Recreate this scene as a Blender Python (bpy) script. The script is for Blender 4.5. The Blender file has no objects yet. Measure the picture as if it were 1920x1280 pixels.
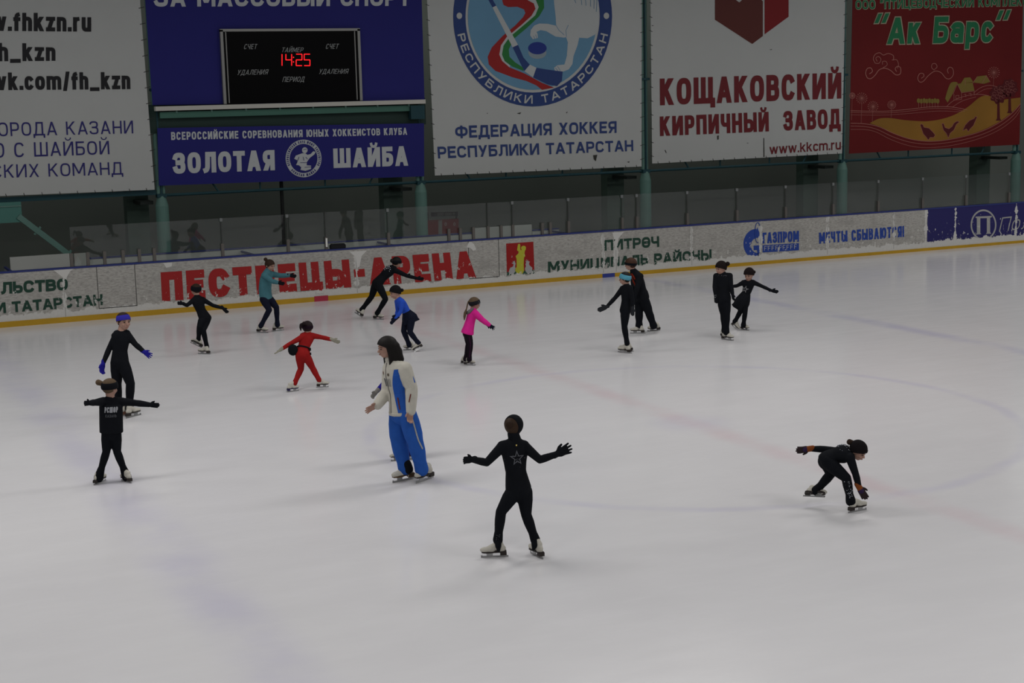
import bpy, bmesh, math, random
from math import sin, cos, pi, radians, sqrt, atan2, degrees
from mathutils import Vector, Matrix
random.seed(7)
C = bpy.context.scene.collection
SC = bpy.context.scene
V = Vector

# ------------------------------------------------------------------ camera
F_PX, PITCH, ROLL, YAW, CAM_H, CAM_D = 2887.086, 0.16068, -0.02471, 0.43973, 4.65614, 33.74098
BOARD_H = 1.179
fw = V((sin(YAW) * cos(PITCH), cos(YAW) * cos(PITCH), -sin(PITCH)))
rt0 = V((cos(YAW), -sin(YAW), 0))
up0 = rt0.cross(fw)
rt = rt0 * cos(ROLL) + up0 * sin(ROLL)
up = -rt0 * sin(ROLL) + up0 * cos(ROLL)
CAM = V((0, -CAM_D, CAM_H))
cam_data = bpy.data.cameras.new('camera')
cam_data.sensor_width = 36.0
cam_data.lens = F_PX * 36.0 / 1920.0
cam_data.clip_end = 300
cam_ob = bpy.data.objects.new('camera', cam_data)
C.objects.link(cam_ob)
cam_ob.matrix_world = Matrix(((rt.x, up.x, -fw.x, CAM.x), (rt.y, up.y, -fw.y, CAM.y),
                              (rt.z, up.z, -fw.z, CAM.z), (0, 0, 0, 1)))
SC.camera = cam_ob

# ------------------------------------------------------------------ world, lamps, exposure
world = bpy.data.worlds.new('hall_air')
SC.world = world
world.use_nodes = True
wb = world.node_tree.nodes['Background']
wb.inputs[0].default_value = (0.86, 0.95, 1.0, 1)
wb.inputs[1].default_value = 0.07
LAMP_W = 430.0
for ly, pw, row in ((-29.0, 1.02, (-8.0, 3.0, 14.0, 25.0, 36.0)), (-15.5, .76, (-8.0, 3.0, 14.0, 27.5, 40.0)), (-7.5, .50, (-8.0, 3.0, 15.5, 29.5, 40.0))):
    for lx in row:
        ld = bpy.data.lights.new('ceiling_floodlight', 'AREA')
        ld.shape = 'RECTANGLE'
        ld.size = 5.0
        ld.size_y = 2.0
        ld.energy = LAMP_W * pw * (1.45 if lx == 29.5 else 1.0)
        ld.color = (1.0, 0.97, 0.95)
        lo = bpy.data.objects.new('ceiling_floodlight', ld)
        lo.location = (lx, ly, 9.5)
        C.objects.link(lo)
for lx in (6.0, 16.0, 26.0, 36.0):           # added fill lights, no lamps known here, to brighten the back wall
    ld = bpy.data.lights.new('wall_fill_light', 'AREA')
    ld.shape = 'RECTANGLE'
    ld.size = 6.0
    ld.size_y = .6
    ld.energy = 62.0
    ld.color = (.95, 1.0, .93)
    lo = bpy.data.objects.new('wall_fill_light', ld)
    lo.location = (lx, 5.2, 8.5)
    C.objects.link(lo)
SC.view_settings.view_transform = 'Standard'
SC.view_settings.look = 'None'
SC.view_settings.exposure = 0.0
SC.view_settings.gamma = 1.0
SC.view_settings.use_curve_mapping = False


# ------------------------------------------------------------------ helpers: sight lines measured on the photograph
def ray(px, py):
    return fw + rt * ((px - 960) / F_PX) + up * ((640 - py) / F_PX)


def on_wall(px, py, Y):
    d = ray(px, py)
    return CAM + d * ((Y - CAM.y) / d.y)


def on_ice(px, py, z=0.0):
    d = ray(px, py)
    return CAM + d * ((z - CAM.z) / d.z)


# ------------------------------------------------------------------ helpers: materials
def srgb(r, g, b):
    f = lambda c: (c / 255 / 12.92) if c / 255 <= .04045 else ((c / 255 + .055) / 1.055) ** 2.4
    return (f(r), f(g), f(b))


MATS = {}


def mat(name, col, rough=.6, metal=0.0, emit=None, noise=0.0, nscale=8.0, spec=.18, bump=0.0, bscale=40.0):
    if name in MATS:
        return MATS[name]
    m = bpy.data.materials.new(name)
    m.use_nodes = True
    nt = m.node_tree
    b = nt.nodes['Principled BSDF']
    b.inputs['Base Color'].default_value = (*col, 1)
    b.inputs['Roughness'].default_value = rough
    b.inputs['Metallic'].default_value = metal
    b.inputs['Specular IOR Level'].default_value = spec
    if emit:
        b.inputs['Emission Color'].default_value = (*emit[0], 1)
        b.inputs['Emission Strength'].default_value = emit[1]
    if noise or bump:
        tc = nt.nodes.new('ShaderNodeTexCoord')
    if noise:
        n = nt.nodes.new('ShaderNodeTexNoise')
        n.inputs['Scale'].default_value = nscale
        n.inputs['Detail'].default_value = 5
        nt.links.new(tc.outputs['Object'], n.inputs['Vector'])
        mx = nt.nodes.new('ShaderNodeMix')
        mx.data_type = 'RGBA'
        mx.inputs[6].default_value = (*[c * (1 - noise) for c in col], 1)
        mx.inputs[7].default_value = (*[min(1, c * (1 + noise)) for c in col], 1)
        nt.links.new(n.outputs['Fac'], mx.inputs[0])
        nt.links.new(mx.outputs[2], b.inputs['Base Color'])
    if bump:
        n2 = nt.nodes.new('ShaderNodeTexNoise')
        n2.inputs['Scale'].default_value = bscale
        n2.inputs['Detail'].default_value = 3
        nt.links.new(tc.outputs['Object'], n2.inputs['Vector'])
        bp = nt.nodes.new('ShaderNodeBump')
        bp.inputs['Strength'].default_value = bump
        bp.inputs['Distance'].default_value = .02
        nt.links.new(n2.outputs['Fac'], bp.inputs['Height'])
        nt.links.new(bp.outputs['Normal'], b.inputs['Normal'])
    MATS[name] = m
    return m


class NT:
    """short-hand for node trees"""
    def __init__(s, m):
        s.t = m.node_tree

    def n(s, typ, **kw):
        x = s.t.nodes.new(typ)
        for k, v in kw.items():
            setattr(x, k, v)
        return x

    def l(s, a, b):
        s.t.links.new(a, b)

    def math(s, op, a, b=None, c=None, clamp=False):
        x = s.n('ShaderNodeMath', operation=op, use_clamp=clamp)
        for i, v in enumerate((a, b, c)):
            if v is None:
                continue
            if isinstance(v, (int, float)):
                x.inputs[i].default_value = v
            else:
                s.l(v, x.inputs[i])
        return x.outputs[0]

    def mix(s, f, a, b):
        x = s.n('ShaderNodeMix', data_type='RGBA')
        for sock, v in ((x.inputs[0], f), (x.inputs[6], a), (x.inputs[7], b)):
            if isinstance(v, (int, float)):
                sock.default_value = v
            elif isinstance(v, tuple):
                sock.default_value = (*v, 1)
            else:
                s.l(v, sock)
        return x.outputs[2]

    def noise(s, vec, scale, detail=4, rough=.55):
        x = s.n('ShaderNodeTexNoise')
        x.inputs['Scale'].default_value = scale
        x.inputs['Detail'].default_value = detail
        x.inputs['Roughness'].default_value = rough
        s.l(vec, x.inputs['Vector'])
        return x.outputs['Fac']

    def scaled(s, vec, sx, sy, sz):
        x = s.n('ShaderNodeMapping')
        x.inputs['Scale'].default_value = (sx, sy, sz)
        s.l(vec, x.inputs['Vector'])
        return x.outputs[0]

    def step(s, v, lo, hi):
        x = s.n('ShaderNodeMapRange', interpolation_type='SMOOTHSTEP')
        x.inputs[1].default_value = lo
        x.inputs[2].default_value = hi
        s.l(v, x.inputs[0])
        return x.outputs[0]


SEAMS = []      # X of the panel joints of the rink boards, filled in below


def board_print(name, col, mottle=0.0):
    """printed film on the rink boards: the print, scraped off to white along the bottom and at the panel joints"""
    if name in MATS:
        return MATS[name]
    m = bpy.data.materials.new(name)
    m.use_nodes = True
    k = NT(m)
    b = m.node_tree.nodes['Principled BSDF']
    geo = k.n('ShaderNodeNewGeometry')
    pos = geo.outputs['Position']
    sep = k.n('ShaderNodeSeparateXYZ')
    k.l(pos, sep.inputs[0])
    X, Z = sep.outputs[0], sep.outputs[2]
    big = k.noise(k.scaled(pos, 1, 1, 1), 3.2, 6, .62)
    fine = k.noise(k.scaled(pos, 1, 1, 1), 17.0, 6, .65)
    # ragged lower edge
    lim = k.math('ADD', k.math('MULTIPLY', big, .34), k.math('MULTIPLY', fine, .14))
    edge = k.math('SUBTRACT', k.math('ADD', lim, .02), Z)
    low = k.step(edge, 0, .012)
    # torn strips at joints
    seam = None
    for sx in SEAMS:
        d = k.math('ABSOLUTE', k.math('SUBTRACT', X, sx))
        wdt = k.math('ADD', k.math('MULTIPLY', k.math('SUBTRACT', k.noise(k.scaled(pos, 0.4, 1, 1), 5.0, 5), .36), .30),
                     k.math('MULTIPLY', k.math('SUBTRACT', fine, .5), .10))
        s1 = k.step(k.math('SUBTRACT', wdt, d), 0, .01)
        seam = s1 if seam is None else k.math('MAXIMUM', seam, s1)
    # chips
    chips = k.step(k.math('SUBTRACT', k.noise(k.scaled(pos, 1, 1, .7), 9.0, 7, .7),
                          k.math('ADD', k.math('MULTIPLY', Z, .12), .55)), 0, .01)
    mask = k.math('MAXIMUM', low, chips)
    if seam is not None:
        mask = k.math('MAXIMUM', mask, seam)
    base = col
    if mottle:
        patch = k.noise(k.scaled(pos, .7, 1, 1.6), 2.2, 6, .65)
        col_d = tuple(c * .72 for c in col)
        streak = k.noise(k.scaled(pos, 1.0, 1, 3.2), 11.0, 8, .72)
        base = k.mix(k.step(streak, .40, .72), tuple(min(1, c * (1 + mottle * .35)) for c in col),
                     tuple(c * (1 - mottle) for c in col))
        base = k.mix(k.math('MULTIPLY', k.step(patch, .48, .66), .6), base, col_d)
        scr = k.noise(k.scaled(pos, .8, 1, 9.0), 7.0, 6, .7)
        base = k.mix(k.math('MULTIPLY', k.step(scr, .66, .72), .55), base, tuple(c * .45 for c in col))
    white = k.mix(fine, (.46, .455, .43), (.60, .595, .57))
    k.l(k.mix(mask, base, white), b.inputs['Base Color'])
    b.inputs['Roughness'].default_value = .45
    b.inputs['Specular IOR Level'].default_value = .2
    MATS[name] = m
    return m


# ------------------------------------------------------------------ helpers: objects
def link(name, me, parent=None, loc=None):
    o = bpy.data.objects.new(name, me)
    C.objects.link(o)
    if parent is not None:
        o.parent = parent
    if loc is not None:
        o.location = loc
    return o


def from_bm(name, bm, m, parent=None, origin=None, smooth=False):
    """one mesh object; vertices are in world coordinates and made relative to the parent's place"""
    org = origin if origin is not None else (world_loc(parent) if parent else V((0, 0, 0)))
    me = bpy.data.meshes.new(name)
    for v in bm.verts:
        v.co -= org
    bm.normal_update()
    bm.to_mesh(me)
    bm.free()
    if m:
        for x in (m if isinstance(m, (list, tuple)) else [m]):
            me.materials.append(x)
    if smooth:
        for p in me.polygons:
            p.use_smooth = True
    o = link(name, me, parent, org if parent is None else (0, 0, 0))
    return o


def world_loc(o):
    p = V((0, 0, 0))
    while o is not None:
        p += V(o.location)
        o = o.parent
    return p


def thing(name, label, cat, loc, group=None):
    o = link(name, None, None, loc)
    o.empty_display_size = .1
    o['label'] = label
    o['category'] = cat
    if group:
        o['group'] = group
    return o


def tag(o, label, cat, group=None):
    o['label'] = label
    o['category'] = cat
    if group:
        o['group'] = group
    return o


def struct(o):
    o['kind'] = 'structure'
    return o


def box(bm, lo, hi):
    r = bmesh.ops.create_cube(bm, size=1)
    lo, hi = V(lo), V(hi)
    for v in r['verts']:
        v.co = V((lo[i] + (v.co[i] + .5) * (hi[i] - lo[i]) for i in range(3)))
    return r['verts']


def obox(bm, c, ax, ay, az, hx, hy, hz):
    """oriented box: centre, three unit axes, three half sizes"""
    r = bmesh.ops.create_cube(bm, size=2)
    for v in r['verts']:
        p = v.co.copy()
        v.co = c + ax * (p.x * hx) + ay * (p.y * hy) + az * (p.z * hz)
    return r['verts']


def frame_for(d):
    d = d.normalized()
    a = V((0, 0, 1)) if abs(d.z) < .9 else V((1, 0, 0))
    x = a.cross(d).normalized()
    return x, d.cross(x), d


def cone(bm, p0, r0, p1, r1, seg=14):
    d = p1 - p0
    if d.length < 1e-6:
        return
    x, y, z = frame_for(d)
    M = Matrix(((x.x, y.x, z.x, (p0.x + p1.x) / 2), (x.y, y.y, z.y, (p0.y + p1.y) / 2),
                (x.z, y.z, z.z, (p0.z + p1.z) / 2), (0, 0, 0, 1)))
    bmesh.ops.create_cone(bm, cap_ends=True, cap_tris=False, segments=seg, radius1=r0, radius2=r1, depth=d.length, matrix=M)


def ball(bm, c, r, ax=None, seg=14, rings=9):
    """ball or ellipsoid: r a number or three radii along ax = (x, y, z)"""
    if isinstance(r, (int, float)):
        r = (r, r, r)
    ax = ax or (V((1, 0, 0)), V((0, 1, 0)), V((0, 0, 1)))
    M = Matrix(((ax[0].x * r[0], ax[1].x * r[1], ax[2].x * r[2], c.x), (ax[0].y * r[0], ax[1].y * r[1], ax[2].y * r[2], c.y),
                (ax[0].z * r[0], ax[1].z * r[1], ax[2].z * r[2], c.z), (0, 0, 0, 1)))
    return bmesh.ops.create_uvsphere(bm, u_segments=seg, v_segments=rings, radius=1, matrix=M)['verts']


def chain(bm, pts, rad, seg=14):
    for i, p in enumerate(pts):
        ball(bm, p, rad[i], seg=seg)
        if i:
            cone(bm, pts[i - 1], rad[i - 1], p, rad[i], seg)


def tube(bm, p0, p1, r, seg=16):
    cone(bm, V(p0), r, V(p1), r, seg)


def melt(o, voxel, smooth=3, fac=.5):
    """fuse the overlapping volumes of one mesh into one continuous skin"""
    a = o.modifiers.new('Remesh', 'REMESH')
    a.mode = 'VOXEL'
    a.voxel_size = voxel
    a.use_smooth_shade = True
    b = o.modifiers.new('Smooth', 'SMOOTH')
    b.factor = fac
    b.iterations = smooth
    return o


# ------------------------------------------------------------------ lettering: stroked glyphs
def A_(cx, cy, rx, ry, a0, a1, n=12, e=1.0):
    out = []
    for i in range(n + 1):
        a = radians(a0 + (a1 - a0) * i / n)
        c, s = cos(a), sin(a)
        out.append((cx + rx * math.copysign(abs(c) ** e, c), cy + ry * math.copysign(abs(s) ** e, s)))
    return out


def L_(*v):
    return [(v[i], v[i + 1]) for i in range(0, len(v), 2)]


SQ = .72        # squareness of round letters
O_ = A_(.5, .5, .5, .5, 0, 360, 28, SQ)[:-1]
G = {}


def g(ch, w, *strokes):
    G[ch] = (w, strokes)


def l(*v):
    return ('l', L_(*v))


def p(pts):
    return ('l', pts)


def c(pts):
    return ('c', pts)


def d(x0, y0, x1, y1):
    return ('d', (x0, y0), (x1, y1))


g('А', .66, d(0, 0, .5, 1), d(1, 0, .5, 1), l(.22, .26, .78, .26))
g('Б', .56, l(.92, 1, 0, 1, 0, 0), p(L_(0, .58, .5, .58) + A_(.5, .29, .5, .29, 90, -90, 10, SQ) + L_(.5, 0, 0, 0)))
g('В', .58, p(L_(0, 0, 0, 1, .45, 1) + A_(.45, .765, .47, .235, 90, -90, 10, SQ) + L_(.45, .53, 0, .53)),
  p(L_(.45, .53) + A_(.48, .265, .52, .265, 90, -90, 10, SQ) + L_(.48, 0, 0, 0)))
g('Г', .5, l(0, 0, 0, 1, 1, 1))
g('Д', .7, l(-.04, -.2, -.04, 0, 1.04, 0, 1.04, -.2), l(.12, 0, .22, .5, .25, 1, .86, 1, .86, 0))
g('Е', .52, l(1, 1, 0, 1, 0, 0, 1, 0), l(0, .52, .86, .52))
g('З', .56, p(A_(.45, .765, .5, .235, 165, -90, 14, SQ)[0:] + L_(.3, .53)), p(L_(.45, .53) + A_(.47, .265, .53, .265, 90, -165, 14, SQ)))
g('И', .62, l(0, 0, 0, 1), l(1, 0, 1, 1), d(.02, 0, .98, 1))
g('Й', .62, l(0, 0, 0, 1), l(1, 0, 1, 1), d(.02, 0, .98, 1), ('b', A_(.5, 1.36, .30, .17, 180, 360, 8)))
g('К', .6, l(0, 0, 0, 1), d(.12, .44, .98, 1), d(.98, 0, .3, .62))
g('Л', .62, p(L_(1, 0, 1, 1, .3, 1, .27, .45) + A_(.02, .3, .24, .3, 0, -90, 6)))
g('М', .78, l(0, 0, 0, 1), l(1, 0, 1, 1), d(0.02, 1, .5, .12), d(.98, 1, .5, .12))
g('Н', .6, l(0, 0, 0, 1), l(1, 0, 1, 1), l(0, .5, 1, .5))
g('О', .62, c(O_))
g('П', .6, l(0, 0, 0, 1, 1, 1, 1, 0))
g('Р', .56, p(L_(0, 0, 0, 1, .45, 1) + A_(.48, .71, .52, .29, 90, -90, 10, SQ) + L_(.45, .42, 0, .42)))
g('С', .6, p(A_(.5, .5, .5, .5, 38, 322, 22, SQ)))
g('Т', .56, l(0, 1, 1, 1), l(.5, 0, .5, 1))
g('У', .6, d(.98, 1, .28, 0), d(.02, 1, .5, .34))
g('Ф', .8, l(.5, -.02, .5, 1.02), c(A_(.5, .54, .5, .36, 0, 360, 24, SQ)[:-1]))
g('Х', .62, d(.02, 0, .98, 1), d(.02, 1, .98, 0))
g('Ц', .66, l(0, 1, 0, 0, 1.06, 0, 1.06, -.2), l(.86, 0, .86, 1))
g('Ч', .56, l(1, 0, 1, 1), p(L_(0, 1, 0, .7) + A_(.35, .68, .35, .26, 180, 270, 6) + L_(.35, .42, 1, .42)))
g('Ш', .84, l(0, 1, 0, 0, 1, 0, 1, 1), l(.5, 0, .5, 1))
g('Щ', .88, l(0, 1, 0, 0, 1.06, 0, 1.06, -.2), l(.46, 0, .46, 1), l(.92, 0, .92, 1))
g('Ь', .54, p(L_(0, 1, 0, 0, .48, 0) + A_(.48, .29, .52, .29, -90, 90, 10, SQ) + L_(.48, .58, 0, .58)))
g('Ы', .78, p(L_(0, 1, 0, 0, .35, 0) + A_(.35, .29, .33, .29, -90, 90, 10, SQ) + L_(.35, .58, 0, .58)), l(1, 0, 1, 1))
g('Ю', .86, l(0, 0, 0, 1), l(0, .5, .36, .5), c(A_(.68, .5, .32, .5, 0, 360, 24, SQ)[:-1]))
g('Я', .58, p(L_(1, 0, 1, 1, .55, 1) + A_(.5, .71, .5, .29, 90, 270, 10, SQ) + L_(.5, .42, 1, .42)), d(.02, 0, .5, .42))
g('Ә', .6, p(A_(.5, .5, .5, .5, 155, -180, 24, SQ) + L_(0, .5, 1, .5)))
g('-', .36, l(.1, .48, .9, .48))
g('_', .5, l(0, -.12, 1, -.12))
g('.', .16, l(.5, 0, .5, .03))
g('/', .36, d(0, -.1, 1, 1.05))
g('!', .16, l(.5, .32, .5, 1), l(.5, 0, .5, .04))
g('“', .34, d(.0, .72, .25, 1.05), d(.7, .72, .95, 1.05))
g('”', .34, d(.0, .72, .25, 1.05), d(.7, .72, .95, 1.05))
g(' ', .3)
g('0', .55, c(O_))
g('1', .3, l(.8, 0, .8, 1, .1, .78))
g('2', .55, p(A_(.5, .7, .48, .3, 170, -20, 12, SQ) + L_(0, 0, 1, 0)))
g('№', .9, l(0, 0, 0, 1), l(.55, 0, .55, 1), d(0, 1, .55, 0))
XH = .73
g('w', .74, d(.0, XH, .25, 0), d(.5, XH, .25, 0), d(.5, XH, .75, 0), d(1, XH, .75, 0))
g('v', .5, d(.0, XH, .5, 0), d(1, XH, .5, 0))
g('f', .34, p(L_(.35, 0, .35, .8) + A_(.75, .8, .4, .2, 180, 90, 6)), l(0, XH - .04, .95, XH - .04))
g('h', .46, l(0, 0, 0, 1), p(L_(0, .5) + A_(.5, .5, .5, .23, 160, 0, 8, SQ) + L_(1, 0)))
g('k', .5, l(0, 0, 0, 1), d(.15, .3, .95, XH), d(.98, 0, .35, .45))
g('z', .44, l(0, XH, 1, XH), l(0, 0, 1, 0), d(.04, 0, .96, XH))
g('n', .46, l(0, 0, 0, XH), p(L_(0, .5) + A_(.5, .5, .5, .23, 160, 0, 8, SQ) + L_(1, 0)))
g('r', .34, l(0, 0, 0, XH), p(L_(0, .45) + A_(.8, .45, .8, .28, 160, 90, 6)))
g('u', .46, l(1, 0, 1, XH), p(L_(0, XH) + A_(.5, .25, .5, .25, 180, 340, 8, SQ) + L_(1, .3)))
g('o', .5, c(A_(.5, XH / 2, .5, XH / 2, 0, 360, 20, SQ)[:-1]))
g('c', .46, p(A_(.5, XH / 2, .5, XH / 2, 45, 315, 16, SQ)))
g('m', .76, l(0, 0, 0, XH), p(L_(0, .5) + A_(.25, .5, .25, .23, 160, 0, 8, SQ) + L_(.5, 0)),
  p(L_(.5, .5) + A_(.75, .5, .25, .23, 160, 0, 8, SQ) + L_(1, 0)))
g('а', .5, l(1, 0, 1, .5), p(A_(.5, .5, .5, .23, 150, 0, 8, SQ)), c(A_(.46, .22, .46, .22, 0, 360, 16, SQ)[:-1]))
g('к', .48, l(0, 0, 0, XH), d(.15, .3, .95, XH), d(.98, 0, .35, .45))
g('р', .5, l(0, -.3, 0, XH), c(A_(.5, XH / 2, .5, XH / 2, 0, 360, 20, SQ)[:-1]))
g('с', .46, p(A_(.5, XH / 2, .5, XH / 2, 45, 315, 16, SQ)))
g('о', .5, c(A_(.5, XH / 2, .5, XH / 2, 0, 360, 20, SQ)[:-1]))
g('л', .5, p(L_(1, 0, 1, XH, .3, XH, .27, .35) + A_(.02, .22, .24, .22, 0, -90, 6)))
del l, p, c, d, g


def ribbon(pts, t, closed=False, caps=True):
    """outline quads of a polyline of thickness t with mitred joints"""
    q = [V((a, b)) for a, b in pts]
    out = [q[0]]
    for a in q[1:]:
        if (a - out[-1]).length > 1e-4:
            out.append(a)
    q = out
    if closed and (q[0] - q[-1]).length < 1e-4:
        q.pop()
    n = len(q)
    if n < 2:
        return []
    if not closed and caps:
        q[0] = q[0] - (q[1] - q[0]).normalized() * t / 2
        q[-1] = q[-1] + (q[-1] - q[-2]).normalized() * t / 2
    lf, rg = [], []
    for i in range(n):
        a = q[i - 1] if (i > 0 or closed) else None
        b = q[(i + 1) % n] if (i < n - 1 or closed) else None
        d1 = (q[i] - a).normalized() if a is not None else None
        d2 = (b - q[i]).normalized() if b is not None else None
        if d1 is None:
            d1 = d2
        if d2 is None:
            d2 = d1
        n1 = V((-d1.y, d1.x))
        n2 = V((-d2.y, d2.x))
        m = n1 + n2
        if m.length < 1e-5:
            m = n1.copy()
        m.normalize()
        k = min(2.2, 1 / max(.3, m.dot(n1)))
        lf.append(q[i] + m * (t / 2 * k))
        rg.append(q[i] - m * (t / 2 * k))
    quads = []
    for i in range(n if closed else n - 1):
        j = (i + 1) % n
        quads.append([lf[i], rg[i], rg[j], lf[j]])
    return quads


def glyph_quads(ch, x0, sx, t, grow=0.0):
    w, strokes = G[ch]
    w *= sx
    X = lambda u: x0 + t / 2 + u * (w - t)
    Y = lambda v: t / 2 + v * (1 - t)
    out = []
    for s in strokes:
        if s[0] == 'd':
            (u0, v0), (u1, v1) = s[1], s[2]
            yy = lambda v: Y(v) - t / 2 if v <= .001 else (Y(v) + t / 2 if v >= .999 or abs(v - XH) < .001 else Y(v))
            ya, yb = yy(v0), yy(v1)
            xa, xb = X(u0), X(u1)
            tw = min(t * 1.5, t * sqrt(1 + ((xb - xa) / max(.05, abs(yb - ya))) ** 2))
            e = (tw - t) / 2
            fx = lambda x, u: x + (e if u < .06 else (-e if u > .94 else 0))
            xa, xb = fx(xa, u0), fx(xb, u1)
            gx, gy = grow * .6, grow / 2 * (1 if yb > ya else -1)
            tw += gx * 2
            ya, yb = ya - gy, yb + gy
            out.append([V((xa - tw / 2, ya)), V((xa + tw / 2, ya)), V((xb + tw / 2, yb)), V((xb - tw / 2, yb))])
        else:
            out += ribbon([(X(a), Y(b)) for a, b in s[1]], (t * .6 if s[0] == 'b' else t) + grow, s[0] == 'c')
    return out, w


def text_quads(s, aspect, t, gap, grow=0.0):
    """all quads of a line, scaled so that the line is `aspect` wide and 1 high"""
    nat = sum(G[ch][0] for ch in s)
    ng = len(s) - 1
    sx = (aspect - ng * gap) / nat
    x = 0
    out = []
    for ch in s:
        q, w = glyph_quads(ch, x, sx, t, grow)
        out += q
        x += w + gap
    return out


LAYER = [0]


def lift(v):
    """separate crossing strokes by a fraction of a millimetre so that they never lie in the very same plane"""
    LAYER[0] = (LAYER[0] + 1) % 31
    k = LAYER[0] * .0002
    for q in v:
        q.y -= k
    return v


def add_quads(bm, quads, f, nrm=None):
    for q in quads:
        bm.faces.new([bm.verts.new(w) for w in lift([f(v.x, v.y) for v in q])])


def letter(name, s, box4, Y, m, parent, t=.2, gap=.1, italic=0.0, label=None, grow=0.0):
    """a line of lettering: box4 = TL, TR, BR, BL where the line stands in the photograph; Y its plane"""
    tl, tr, br, bl = [on_wall(*q, Y) for q in box4]
    h = ((tl - bl).length + (tr - br).length) / 2
    w = ((tr - tl).length + (br - bl).length) / 2
    asp = w / h
    quads = text_quads(s, asp, t, gap, grow)

    def f(x, y):
        a = (x + italic * (y - .5)) / asp
        return bl.lerp(br, a).lerp(tl.lerp(tr, a), y) if 0 <= y <= 1 else bl.lerp(br, a) + (tl.lerp(tr, a) - bl.lerp(br, a)) * y
    bm = bmesh.new()
    add_quads(bm, quads, f)
    o = from_bm(name, bm, m, parent)
    if label:
        o['label'] = label
    return o


def poly(bm, pts, Y):
    """a filled flat shape whose outline was measured on the photograph, standing in plane Y"""
    vs = []
    for q in pts:
        w = on_wall(q[0], q[1], Y)
        if not vs or (w - vs[-1].co).length > 1e-4:
            vs.append(bm.verts.new(w))
    f = bm.faces.new(vs)
    f.normal_update()
    bmesh.ops.triangulate(bm, faces=[f])


def stroke(bm, pts, t, Y, closed=False):
    for q in ribbon(pts, t, closed):
        bm.faces.new([bm.verts.new(w) for w in lift([on_wall(v.x, v.y, Y) for v in q])])


def ell(cx, cy, rx, ry, a0=0, a1=360, n=40):
    return [(cx + rx * cos(radians(a0 + (a1 - a0) * i / n)), cy - ry * sin(radians(a0 + (a1 - a0) * i / n))) for i in range(n + (0 if a1 - a0 == 360 else 1))]


def ring(bm, cx, cy, r0, r1, Y, k=1.13, n=64):
    """r0, r1 inner and outer radius across; k the height factor"""
    a, b = ell(cx, cy, r0, r0 * k, n=n), ell(cx, cy, r1, r1 * k, n=n)
    for i in range(n):
        j = (i + 1) % n
        bm.faces.new([bm.verts.new(on_wall(*z, Y)) for z in (a[i], b[i], b[j], a[j])])


def arc_text(bm, s, cx, cy, r0, r1, k, a0, a1, Y, t=.2, inward=True):
    """lettering along an ellipse from angle a0 to a1; inward: the tops of the letters point at the centre"""
    h = r1 - r0
    arc = abs(radians(a1 - a0)) * (r0 + r1) / 2
    quads = text_quads(s, arc / h, t, .34)

    def f(x, y):
        a = radians(a0 + (a1 - a0) * x / (arc / h))
        r = r1 - h * y if inward else r0 + h * y
        return on_wall(cx + r * cos(a), cy - r * k * sin(a), Y)
    add_quads(bm, quads, f)


def crop(x0, y0, s):
    return lambda *v: [(x0 + v[i] / s, y0 + v[i + 1] / s) for i in range(0, len(v), 2)]


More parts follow.
